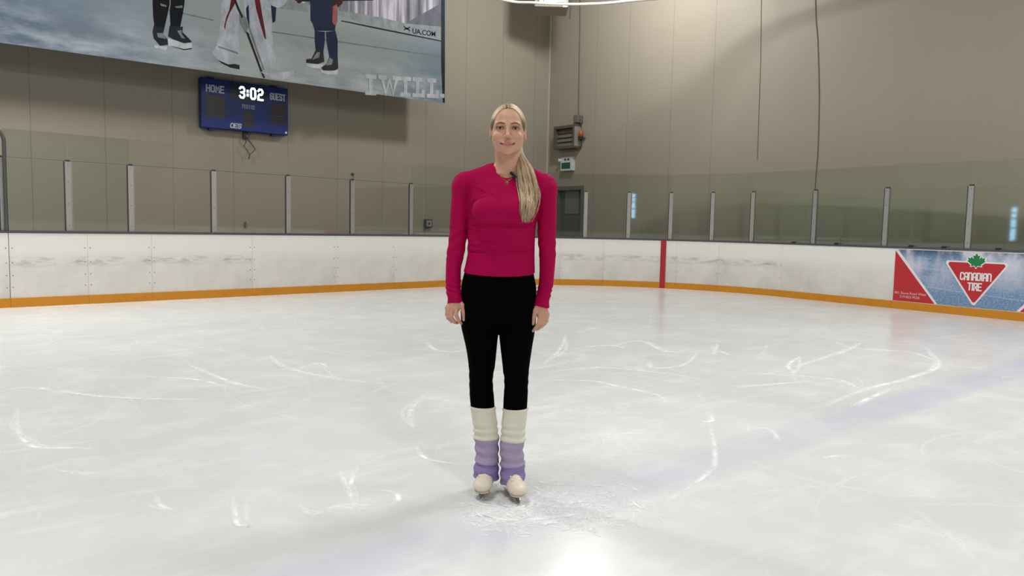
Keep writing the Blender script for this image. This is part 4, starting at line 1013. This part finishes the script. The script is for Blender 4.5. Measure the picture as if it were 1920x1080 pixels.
# hands
HANDS = {
 -1: dict(palm=[((-.212, .002, .885), (-.210, -.008, .855), .018, .018), ((-.216, .002, .885), (-.232, -.004, .852), .018, .017), ((-.218, .004, .885), (-.243, .006, .856), .016, .015)],
  f=[((-.206, -.016, .862), (-.207, -.026, .828), (-.195, -.020, .803), (-.185, -.010, .789)), ((-.225, -.014, .858), (-.229, -.024, .819), (-.214, -.010, .795), (-.204, .003, .790)),
     ((-.239, -.007, .857), (-.243, -.014, .815), (-.228, .001, .797), (-.218, .012, .797)), ((-.249, .003, .857), (-.250, -.002, .826), (-.240, .012, .808), (-.232, .02, .806))],
  t=((-.203, .002, .888), (-.181, -.014, .868), (-.1745, -.018, .838), (-.1725, -.018, .808))),
 1: dict(palm=[((.164, .0, .872), (.164, -.008, .832), .0185, .018), ((.168, .0, .872), (.178, -.003, .832), .0185, .017), ((.17, .002, .872), (.188, .006, .836), .016, .015)],
  f=[((.161, -.017, .836), (.156, -.027, .801), (.142, -.024, .778), (.131, -.016, .764)), ((.176, -.013, .834), (.171, -.023, .797), (.156, -.011, .776), (.147, .002, .769)),
     ((.187, -.005, .835), (.182, -.013, .798), (.167, .001, .781), (.158, .012, .776)), ((.193, .004, .838), (.191, .0, .806), (.179, .012, .791), (.171, .02, .787))],
  t=((.155, .0, .872), (.139, -.014, .855), (.1335, -.018, .826), (.1305, -.018, .796)))}
for sd, h_ in HANDS.items():
    for a, b, ra, rb in h_['palm']: B.cap(a, b, ra, rb, .012)
    for fi, F_ in enumerate(h_['f']):
        rs = [(.0098, .0088, .0078, .0064), (.0100, .0090, .0079, .0066), (.0096, .0086, .0076, .0062), (.0086, .0076, .0068, .0056)][fi]
        for a in range(3): B.cap(F_[a], F_[a+1], rs[a], rs[a+1], .0045 if a == 0 else .002)
    T_ = h_['t']; rs = (.0150, .0112, .0096, .0074)
    for a in range(3): B.cap(T_[a], T_[a+1], rs[a], rs[a+1], .010 if a == 0 else .002)
P, Q = B.mesh()
mskin = mat('skin', (206, 166, 142), .48, spec=.35); t = NT(mskin)
an = t.add('ShaderNodeAttribute'); an.attribute_name = 'tint'
t.link(t.mix(t.math('MULTIPLY', t.noise(60, 3), .12), an.outputs['Color'], lin((188, 130, 110))), t.b.inputs['Base Color'])
t.b.inputs['Subsurface Weight'].default_value = .12; t.b.inputs['Subsurface Radius'].default_value = (.012, .005, .003)
body = fast_mesh('body', P, Q, mskin, person)
tint = np.tile(np.array([*lin((202, 158, 131)), 1.0]), (len(P), 1))
def blend(w_, rgb):
    w_ = np.clip(w_, 0, 1)[:, None]; tint[:, :3] = tint[:, :3]*(1-w_)+np.array(lin(rgb))*w_
x, y, z = P[:, 0]-HX, P[:, 1], P[:, 2]
for sx in (-1, 1): blend(.55*np.exp(-(((x-sx*.042)/.020)**2+((z-1.605)/.016)**2))*(y < .0), (205, 138, 122))
blend(.35*np.exp(-((x/.012)**2+((z-1.607)/.010)**2))*(y < -.06), (204, 140, 124))
hand = (z < .93)*(np.abs(P[:, 0]) > .1); blend(.45*hand, (196, 142, 122))
lipw = np.exp(-((z-(1.5738+6.5*x*x))/(.0100-.006*(x/.032)**2))**4)*(np.abs(x) < .032)*(y < -.045); blend(lipw*.85, (186, 112, 110))
blend(np.exp(-((z-(1.5736+7.6*x*x))/(.0014+.0014*(np.abs(x) > .02)))**2)*(np.abs(x) < .0335)*(y < -.04)*(.35+.6*np.clip((np.abs(x)-.014)/.012, 0, 1)), (86, 40, 38))
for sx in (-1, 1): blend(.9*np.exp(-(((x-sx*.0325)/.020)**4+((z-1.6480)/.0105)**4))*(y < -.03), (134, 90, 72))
ca = body.data.color_attributes.new('tint', 'FLOAT_COLOR', 'POINT'); ca.data.foreach_set('color', tint.astype(np.float32).ravel())
# eyes, lashes, brows
msc = mat('eye_white', (196, 186, 176), .25); mir = mat('iris_brown', (44, 34, 28), .2); mla = mat('lash_dark', (40, 28, 24), .7); mbr = mat('brow_brown', (112, 80, 58), .8)
for sx in (-1, 1):
    ec = (HX+sx*.0325, -.0525, 1.6460)
    e = MB().sphere(ec, .0125, 24, 16).build('eye', msc, person, smooth=True)
    vs = []; o = MB(); nn_ = 16; dirc = Vector((0, -1, -.06)).normalized(); a_ = Vector((1, 0, 0)); b_ = dirc.cross(a_)
    rings = [(0, .0128), (.0025, .01275), (.0058, .0122)]
    V = [Vector(ec)+dirc*.0129]; Fs = []
    for rr_, hh in rings[1:]:
        for k in range(nn_): V.append(Vector(ec)+dirc*(hh*1.0 if rr_ < .003 else .0117)+(a_*math.cos(2*math.pi*k/nn_)+b_*math.sin(2*math.pi*k/nn_))*rr_)
    for k in range(nn_): Fs.append((0, 1+k, 1+(k+1) % nn_)); Fs.append((1+k, 1+nn_+k, 1+nn_+(k+1) % nn_, 1+(k+1) % nn_))
    obj('iris', V, Fs, mir, e, True)
    top = [(HX+sx*(.0325+dx), dz) for dx, dz in ((-.0150, 1.6452), (-.011, 1.6485), (-.005, 1.6505), (.002, 1.6512), (.009, 1.6500), (.0145, 1.6472), (.0185, 1.6470))]
    pts = [(a, B.front(a, b, -.06)-.0012, b) for a, b in top]
    MB().tube(pts, [.0004, .0011, .0015, .0016, .0016, .0014, .0003], 6).build('eyelash', mla, person, smooth=True)
    bw = [(HX+sx*dx, dz) for dx, dz in ((.0125, 1.6640), (.020, 1.6665), (.029, 1.6690), (.038, 1.6690), (.046, 1.6660), (.053, 1.6610))]
    pts = [(a, B.front(a, b, -.06)-.0002, b) for a, b in bw]
    MB().tube(pts, [.0018, .0028, .0029, .0025, .0018, .0005], 6).build('eyebrow', mbr, person, smooth=True)
for sd, fi in ((-1, 2), (1, 2)):                                          # finger rings
    F_ = HANDS[sd]['f'][fi]; a_, b_ = Vector(F_[0]), Vector(F_[1]); c_ = a_.lerp(b_, .55); d_ = (b_-a_).normalized(); u_ = d_.cross(Vector((0, 1, 0))).normalized(); v_ = d_.cross(u_)
    MB().tube([c_+(u_*math.cos(k/14*6.2832)+v_*math.sin(k/14*6.2832))*.0100 for k in range(15)], .0014, 6).build('finger_ring', mat('ring_silver', (190, 186, 178), .25, 1), person, smooth=True)

# -------- pink top
def wrinkle(f, amp, fn): f.apply(lambda X, Y, Z: amp*fn(X, Y, Z), (f.x[0], f.y[0], f.z[0]), (f.x[-1], f.y[-1], f.z[-1]), op='d')
G = Field(np.arange(-.285, .255, .0042), np.arange(-.13, .16, .0045), np.arange(.85, 1.53, .0042))
torso(G, 0.0, arms=False)
G.apply(lambda X, Y, Z: 1.006-.004*(Y < 0)+.35*(X+.02)**2-Z, (-.3, -.2, .8), (.3, .2, 1.05), .003, 'i')
SL = Field(G.x, G.y, G.z)
SL.loft(ARM_L, .01); SL.loft(ARM_R, .01)
SL.ell((-.187, .043, 1.398), (.0475, .052, .055), .025); SL.ell((.1735, .043, 1.396), (.0475, .052, .055), .025)
SL.apply(lambda X, Y, Z: np.where(X < 0, .8800+.14*(X+.2135), .8705-.14*(X-.167))-Z, (-.3, -.2, .8), (.3, .2, .92), .003, 'i')
_h = np.maximum(.012-np.abs(G.F-SL.F), 0)/.012; G.F = np.minimum(G.F, SL.F)-_h*_h*.003
def folds(X, Y, Z):
    g = lambda a, w_: np.exp(-(a/w_)**2)
    fr = (np.abs(X+.015) < .155)*(Z > .99)
    d = .0060*g(Z-1.2215-.10*(X+.015)**2, .006)*(Y < .02)*(np.abs(X+.015) < .13)
    d = d-.0050*g(Z-1.1165-.02*X-.004*np.sin(30*X), .0045)*(Y < .06)*(np.abs(X+.015) < .14)+.0048*g(Z-1.109-.02*X, .004)*(Y < .06)*(np.abs(X+.015) < .14)
    d = d-.0036*g(Z-1.150-.10*(X+.05), .004)*(Y < .05)*(X > -.15)*(X < .05)-.0030*g(Z-1.137+.03*X, .004)*(Y < .05)*(X > -.14)*(X < .03)
    d = d-.0080*g(Z-1.345-.35*(X+.10), .005)*g(X+.105, .045)*(Y < 0)-.0070*g(Z-1.375+.45*(X+.10), .005)*g(X+.10, .035)*(Y < 0)
    d = d-.0065*g(Z-1.385+.35*(X-.12), .005)*g(X-.12, .035)*(Y < 0)
    arm = (np.abs(X+.01) > .15)
    d = d+arm*(Z < .985)*.0022*np.sin(Z*190+X*70+2*np.sin(Z*60))*np.clip((.985-Z)/.04, 0, 1)
    d = d+arm*(Z > 1.08)*(Z < 1.22)*.0014*np.sin(Z*120-X*90)
    return d
wrinkle(G, 1.0, folds)
def neckcut(X, Y, Z): return Z-(1.4275+.078*(np.abs(X-.004)/.0775)**2.2+.62*np.maximum(Y+.012, 0))
G.apply(neckcut, (-.11, -.13, 1.38), (.12, .16, 1.54), .002, 'i')
P, Q = G.mesh()
mpink = mat('top_pink', (164, 3, 70), .7, spec=.08); t = NT(mpink)
t.bump(t.math('ADD', t.noise(14, 3, mapscale=(.6, .6, 1.6)), t.math('MULTIPLY', t.noise(500, 2), .10)), .25, .012)
fast_mesh('long_sleeved_top', P, Q, mpink, person)
# -------- leggings
L = Field(np.arange(-.21, .17, .004), np.arange(-.10, .18, .005), np.arange(.37, 1.05, .0045))
legs(L, 0.0, z0=.388)
L.apply(lambda X, Y, Z: Z-1.03, (-.3, -.2, .9), (.3, .2, 1.1), 0, 'i')
wrinkle(L, 1.0, lambda X, Y, Z: .0012*np.sin(Z*140+X*60)*np.exp(-((Z-.53)/.05)**2))
P, Q = L.mesh(); mleg = mat('leggings_black', (2, 2, 3), .9, spec=.04); fast_mesh('leggings', P, Q, mleg, person)
# -------- leg warmers
mcream = mat('warmer_cream', (226, 222, 206), .95, spec=.1); t = NT(mcream); t.bump(t.noise(240, 3, mapscale=(1, 1, .5)), .5, .004)
mlav = mat('warmer_lavender', (168, 146, 202), .95, spec=.1); t = NT(mlav); s = xyz(t)
t.link(t.mix(t.ramp(s[2], [(.135, (0, 0, 0)), (.15, (1, 1, 1))]), lin((142, 129, 178)), lin((168, 155, 182))), t.b.inputs['Base Color']); t.bump(t.noise(240, 3, mapscale=(1, 1, .5)), .5, .004)
WU = {-1: [(.225, -.068, .098, .047, .050, .054), (.254, -.069, .094, .0575, .058, .062), (.29, -.072, .089, .0555, .056, .062), (.327, -.0762, .084, .0565, .056, .062), (.37, -.083, .078, .0565, .054, .066), (.402, -.0872, .073, .0572, .052, .066)],
      1: [(.225, .050, .068, .047, .050, .054), (.257, .0545, .067, .0570, .058, .062), (.29, .0545, .066, .0545, .056, .062), (.33, .056, .064, .0555, .056, .062), (.37, .0600, .061, .0560, .054, .066), (.400, .0622, .058, .0562, .052, .066)]}
WL = {-1: [(.045, -.0670, .098, .0590, .072, .062), (.070, -.0670, .098, .0585, .073, .062), (.10, -.0668, .098, .0575, .070, .060), (.157, -.0635, .10, .0520, .063, .058), (.20, -.0655, .099, .0545, .060, .058), (.23, -.067, .098, .0545, .058, .058), (.250, -.0685, .095, .0580, .060, .061)],
      1: [(.04, .0560, .064, .0565, .072, .062), (.065, .0560, .064, .0565, .073, .062), (.10, .0560, .066, .0560, .070, .060), (.159, .0540, .069, .0540, .063, .058), (.208, .0480, .068, .0535, .060, .058), (.235, .050, .067, .0545, .058, .058), (.252, .0535, .066, .0580, .060, .061)]}
for sd in (-1, 1):
    cx0 = -.07 if sd < 0 else .055
    f = Field(np.arange(cx0-.085, cx0+.08, .0028), np.arange(-.03 if sd < 0 else -.06, .19 if sd < 0 else .15, .0034), np.arange(.21, .42, .0024)); f.loft(WU[sd], .004)
    wrinkle(f, 1.0, lambda X, Y, Z: .0030*np.sin((Z-.20)*2*math.pi/.034+6*(X-cx0)*sd+9*Y)*np.clip((.345-Z)/.05, .06, 1)-.003*np.exp(-((Z-(.396+.06*(X-cx0)*sd))/.004)**2)+.0006*np.sin(np.arctan2(Y-.08, X-cx0)*60))
    P, Q = f.mesh(); fast_mesh('leg_warmer', P, Q, mcream, person)['label'] = 'cream upper leg warmer'
    f = Field(np.arange(cx0-.085, cx0+.085, .0028), np.arange(-.05 if sd < 0 else -.08, .19 if sd < 0 else .16, .0034), np.arange(.034, .262, .0024)); f.loft(WL[sd], .004)
    wrinkle(f, 1.0, lambda X, Y, Z: .0022*np.sin((Z-.06)*2*math.pi/.046+5*(X-cx0)-8*Y+sd)-.004*np.exp(-((Z-(.142+.10*(X-cx0)*sd))/.005)**2)+.003*np.exp(-((Z-(.132+.10*(X-cx0)*sd))/.004)**2)+.0006*np.sin(np.arctan2(Y-.08, X-cx0)*60))
    tl_ = (lambda X, Y, Z: (.064-.10*(X+.067)+.13*np.maximum(-(Y-.06), 0))-Z) if sd < 0 else (lambda X, Y, Z: (.060+.16*(X-.056)+.13*np.maximum(-(Y-.03), 0))-Z)
    f.apply(tl_, (-.3, -.3, .03), (.3, .3, .16), .002, 'i')
    P, Q = f.mesh(); fast_mesh('leg_warmer', P, Q, mlav, person)['label'] = 'lavender lower leg warmer'
# -------- figure skates
mboot = mat('boot_white', (226, 216, 196), .42); msole = mat('sole_tan', (204, 192, 166), .5); msteel = mat('blade_steel', (158, 158, 160), .28, .9); mlace = mat('lace_cream', (232, 224, 208), .8); mhole = mat('eyelet_dark', (92, 80, 66), .5)
for sd, (ax_, ay_), ang in ((-1, (-.058, .100), 13), (1, (.052, .063), 15)):
    ra = R(ang)*(-1 if sd < 0 else 1); Lf = sd                                       # toe direction: toward the camera and outward
    fwd = Vector((math.sin(R(ang))*sd, -math.cos(R(ang)), 0)); lat = Vector((-fwd.y, fwd.x, 0))
    sk = None
    f = Field(np.arange(-.10, .185, .003), np.arange(-.055, .056, .003), np.arange(.022, .225, .003))
    f.ell((.094, 0, .059), (.052, .0405, .0265), .015); f.cap((.005, 0, .108), (.072, 0, .068), .036, .028, .025)
    f.ell((-.040, 0, .094), (.042, .035, .045), .03); f.cap((-.014, 0, .12), (-.02, 0, .20), .038, .036, .03)
    f.ell((.070, 0, .058), (.07, .035, .026), .02)
    f.apply(lambda X, Y, Z: (.0365+np.clip(-(X-.10)*.16, 0, .03))-Z, (-.2, -.1, 0), (.2, .1, .12), .004, 'i')
    wrinkle(f, 1.0, lambda X, Y, Z: .0030*np.exp(-((X-.078-.30*np.abs(Y))/.004)**2)*(Z > .07))
    P, Q = f.mesh()
    def place(Pn): return np.stack([ax_+Pn[:, 0]*fwd.x+Pn[:, 1]*lat.x, ay_+Pn[:, 0]*fwd.y+Pn[:, 1]*lat.y, Pn[:, 2]], 1)
    boot = fast_mesh('skate', place(P), Q if True else Q[:, ::-1], mboot, person)
    def L2(u, v, w_): return Vector((ax_, ay_, 0))+fwd*u+lat*v+Vector((0, 0, w_))
    # sole with heel block
    o = MB(); out = [(.139, 0), (.136, .013), (.127, .025), (.110, .033), (.085, .034), (.04, .028), (0, .027), (-.05, .030), (-.072, .020), (-.079, 0)]
    out = out+[(a, -b) for a, b in reversed(out[1:-1])]
    def zs(u): return .0345+min(max(-(u-.10)*.16, 0), .030)
    n = len(out); o.add([L2(a, b, zs(a)+.004) for a, b in out]+[L2(a, b, zs(a)-.003) for a, b in out], [tuple(range(n)), tuple(range(n, 2*n))[::-1]]+[(i, n+i, n+(i+1) % n, (i+1) % n) for i in range(n)])
    o.add([L2(a, b, .058) for a, b in ((-.01, .027), (-.01, -.027), (-.07, -.025), (-.07, .025))]+[L2(a, b, .042) for a, b in ((-.014, .024), (-.014, -.024), (-.068, -.022), (-.068, .022))], [(0, 1, 2, 3), (7, 6, 5, 4), (0, 4, 5, 1), (1, 5, 6, 2), (2, 6, 7, 3), (3, 7, 4, 0)])
    o.build('sole', msole, boot)
    # blade: runner, two stanchions, mounting plates
    def plate(o, prof, th=.004): 
        k_ = len(prof); o.add([L2(a, th/2, b) for a, b in prof]+[L2(a, -th/2, b) for a, b in prof], [tuple(range(k_)), tuple(range(k_, 2*k_))[::-1]]+[(i, k_+i, k_+(i+1) % k_, (i+1) % k_) for i in range(k_)])
    o = MB()
    plate(o, [(-.105, .004), (-.06, .0012), (.02, .0008), (.10, .0014), (.135, .004), (.139, .010), (.144, .012), (.146, .020), (.135, .024), (.05, .0175), (-.06, .018), (-.105, .018)])
    plate(o, [(.146, .018), (.148, .024), (.142, .034), (.130, .034), (.134, .026)], .006); plate(o, [(.075, .016), (.060, .016), (.085, .037), (.100, .037)], .006)
    plate(o, [(.135, .022), (.128, .022), (.072, .0165), (.078, .0165)], .005)
    plate(o, [(-.015, .0165), (-.07, .0165), (-.062, .043), (-.022, .043)], .006)
    o.add([L2(a, b, .036) for a, b in ((.136, .010), (.136, -.010), (.06, -.020), (.06, .020))]+[L2(a, b, .0315) for a, b in ((.136, .010), (.136, -.010), (.06, -.020), (.06, .020))], [(0, 1, 2, 3), (7, 6, 5, 4), (0, 4, 5, 1), (1, 5, 6, 2), (2, 6, 7, 3), (3, 7, 4, 0)])
    o.build('blade', msteel, boot)
    # laces across the instep
    def topz(u, v):
        i = int(np.clip(np.searchsorted(f.x, u), 0, len(f.x)-1)); j = int(np.clip(np.searchsorted(f.y, v), 0, len(f.y)-1)); cz = f.F[i, j, :]
        q = np.where(cz < 0)[0]; return float(f.z[q[-1]]) if len(q) else .12
    o = MB(); e_ = MB()
    for k in range(5):
        u0 = .082-.014*k
        for a, b in (((u0, -.019), (u0-.013, .019)), ((u0, .019), (u0-.013, -.019))):
            o.tube([L2(a[0]+(b[0]-a[0])*q/6, a[1]+(b[1]-a[1])*q/6, topz(a[0]+(b[0]-a[0])*q/6, a[1]+(b[1]-a[1])*q/6)+.0015) for q in range(7)], .0024, 6)
        for v in (-.021, .021): e_.sphere(L2(u0, v, topz(u0, v)), .0034, 8, 6)
    o.build('laces', mlace, boot, smooth=True)
    o = MB(); o.tube([L2(.084-.0132*k, -.021, topz(.084-.0132*k, -.021)) for k in range(6)], .0042, 6); o.tube([L2(.084-.0132*k, .021, topz(.084-.0132*k, .021)) for k in range(6)], .0042, 6); o.build('eyelet_edge', mboot, boot, smooth=True)
    e_.build('eyelets', mhole, boot)

# -------- hair: slicked back, parted in the middle
HF = Field(np.arange(-.092, .098, .0020), np.arange(-.085, .15, .0030), np.arange(1.53, 1.76, .0022))
HF.ell((HX, .034, 1.662), (.0775, .099, .0850), .005)
HF.ell((HX, .018, 1.664), (.0765, .082, .076), .01)
HF.ell((HX, .060, 1.620), (.066, .070, .075), .03)
HF.cap((.02, .10, 1.60), (.052, .07, 1.545), .034, .024, .03)
def hairline(X, Y, Z):
    e1 = (np.abs((X-HX)/.0655)**2.3+np.abs((Z-1.632)/.0905)**2.3)**(1/2.3)-1; return np.maximum(e1*.07, Y-.020)
HF.apply(hairline, (-.1, -.1, 1.5), (.1, .1, 1.76), .003, 's')
HF.apply(lambda X, Y, Z: np.sqrt((X-HX)**2*0+((Y+.02)/.062)**2+((Z-1.585)/.056)**2)*.05-.05, (-.1, -.1, 1.5), (.1, .1, 1.66), .004, 's')
wrinkle(HF, 1.0, lambda X, Y, Z: .00028*np.sin(np.arctan2(X-HX, Z-1.60+.25*Y)*84+3*np.sin(Y*30))+.0018*np.exp(-((X-HX)/.0035)**2)*(Z > 1.70)*(Y < .05))
P, Q = HF.mesh()
mhair = mat('hair_blonde', (206, 184, 142), .42, spec=.5); t = NT(mhair); an = t.add('ShaderNodeAttribute'); an.attribute_name = 'tint'
t.link(an.outputs['Color'], t.b.inputs['Base Color']); t.bump(t.noise(150, 4, mapscale=(1.6, .10, .25)), .6, .004)
hair = fast_mesh('hair', P, Q, mhair, person)
tint = np.tile(np.array([*lin((208, 190, 152)), 1.0]), (len(P), 1)); x, y, z = P[:, 0]-HX, P[:, 1], P[:, 2]
nzv = .5+.5*np.sin(np.arctan2(x, z-1.60)*90+5*np.sin(y*22)); blend(.25*nzv, (172, 150, 116)); nz2 = .5+.5*np.sin(x*420+2*np.sin(y*60))
blend(np.clip(1.1*np.exp(-((x+.004)/.018)**2)*(z > 1.70)*np.exp(-np.maximum(y+.02, 0)/.06)*(.35+.65*nz2), 0, 1), (92, 76, 62))
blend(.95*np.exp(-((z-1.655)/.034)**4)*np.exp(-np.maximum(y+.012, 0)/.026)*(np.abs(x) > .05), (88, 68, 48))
ca = hair.data.color_attributes.new('tint', 'FLOAT_COLOR', 'POINT'); ca.data.foreach_set('color', tint.astype(np.float32).ravel())
# ponytail swept over her left shoulder, made of locks
sv, sf, sc = [], [], []
tones = [lin(c) for c in ((216, 196, 164), (194, 168, 134), (226, 210, 184), (168, 140, 106), (208, 186, 152), (142, 116, 88))]
def shirt_front(x, z): return G.front(x, z, .0)
Zt = [1.56, 1.53, 1.50, 1.47, 1.44, 1.40, 1.36, 1.32, 1.28, 1.235]
CXt = [.050, .058, .069, .078, .085, .095, .102, .101, .096, .090]
HWt = [.014, .019, .026, .034, .036, .036, .035, .030, .025, .013]
CY_ = [.075, .055, .025, -.010, None, None, None, None, None, None]
for k in range(900):
    u = random.uniform(-1, 1); lay_ = random.random()**1.5; ln = random.uniform(.80, 1.0) if random.random() < .8 else random.uniform(.55, .85)
    zend = 1.56-(1.56-1.235)*ln; ph = random.uniform(0, 6.28); am = random.uniform(.001, .007); pts = []; n = 15
    edge = .5 if random.random() < .12 else 0
    for i in range(n):
        q = i/(n-1); z_ = 1.56+(zend-1.56)*q; zz = -z_; cx_ = float(np.interp(zz, [-a for a in Zt], CXt)); hw = float(np.interp(zz, [-a for a in Zt], HWt))
        x_ = cx_+hw*u*(1+edge*q)+am*math.sin(ph+q*7+u*2)*q*1.6
        y0 = float(np.interp(zz, [-1.56, -1.53, -1.50, -1.47, -1.44], [.078, .058, .030, .000, -.030]))
        ysf = shirt_front(x_, z_) if z_ < 1.465 else 9
        thick = .026*(1-u*u*.8)*min(1, (z_-1.20)/.12)
        y_ = min(y0, ysf-.003)-lay_*thick if z_ < 1.465 else y0-lay_*thick*1.2
        if z_ < 1.465:
            bl = min(1, (1.465-z_)/.05); y_ = (min(y0, ysf-.003))*(1-bl)+(ysf-.003)*bl-lay_*thick
        pts.append(Vector((x_, y_, z_)))
    rb = random.uniform(.0006, .0016); b0 = len(sv); mbx = MB().tube(pts, [rb*(1 if i < n-4 else (n-i)/5+.05) for i in range(n)], 5)
    sv += mbx.v; sf += [tuple(i+b0 for i in f_) for f_ in mbx.f]; c_ = random.choice(tones); sc += [(*c_, 1)]*len(mbx.v)
pt = obj('ponytail', sv, sf, None, hair, True); mp = mat('hair_strand', (206, 184, 142), .45); t = NT(mp); an = t.add('ShaderNodeAttribute'); an.attribute_name = 'tint'; t.link(an.outputs['Color'], t.b.inputs['Base Color']); pt.data.materials.append(mp)
ca = pt.data.color_attributes.new('tint', 'FLOAT_COLOR', 'POINT'); ca.data.foreach_set('color', np.array(sc, np.float32).ravel())
# fly-away wisps over the crown and beside the ear
# settle the features of head and face to their heights
_za = [1.40, 1.45, 1.533, 1.574, 1.606, 1.646, 1.666, 1.70, 1.722, 1.77]; _zb = [1.40, 1.45, 1.526, 1.5635, 1.598, 1.6350, 1.6530, 1.694, 1.7215, 1.778]
def settle(o):
    n = len(o.data.vertices); c_ = np.empty(n*3, np.float32); o.data.vertices.foreach_get('co', c_); c_ = c_.reshape(-1, 3)
    c_[:, 2] = np.where(c_[:, 2] > 1.40, np.interp(c_[:, 2], _za, _zb), c_[:, 2]); o.data.vertices.foreach_set('co', c_.ravel()); o.data.update()
for o in [body, hair]+[k for k in person.children_recursive if k.name.split('.')[0] in ('eye', 'iris', 'eyelash', 'eyebrow')]: settle(o)
# -------- necklace and clip-on microphone
mgold = mat('gold', (196, 160, 96), .3, 1)
pts = [(HX+.040*math.sin(a_), 0, 1.4175+.058*(1-math.cos(a_))) for a_ in [(-1.15+2.3*k/24) for k in range(25)]]
def frt(x_, z_): return min(B.front(x_, z_, .05), G.front(x_, z_, .05))
nk = MB().tube([(a, frt(a, c)-.0012, c) for a, b, c in pts], .0007, 6).build('necklace', mgold, person, smooth=True)
o = MB(); yc = frt(HX, 1.402)-.003
o.tube([(HX+.0075*math.sin(k/16*6.2832), yc, 1.4045+.0090*math.cos(k/16*6.2832)) for k in range(17)], .0009, 6)
o.sphere((HX-.004, yc-.001, 1.405), .0026, 8, 6); o.tube([(HX+.002, yc-.001, 1.411), (HX+.002, yc-.001, 1.396)], .0012, 6); o.build('pendant', mgold, nk, smooth=True)
mx_, mz_ = .036, 1.4385; my_ = frt(mx_, mz_)
mic = thing('microphone', 'small black clip microphone at the neckline beside the ponytail', 'microphone', tuple(person.matrix_basis @ Vector((mx_, my_-.010, mz_))), rz=-YAW)
mblk = mat('mic_black', (18, 18, 20), .4)
MB().box((.0, 0, 0), (.034, .016, .014), Matrix.Rotation(R(38), 3, 'Y')).build('clip', mblk, mic, bevel=.003)
MB().sphere((-.014, -.006, .010), .0078, 12, 8).build('foam_head', mblk, mic, smooth=True)
MB().box((.006, -.009, .002), (.010, .003, .004), Matrix.Rotation(R(38), 3, 'Y')).build('metal_tab', mat('ring_silver', (190, 186, 178), .25, 1), mic)
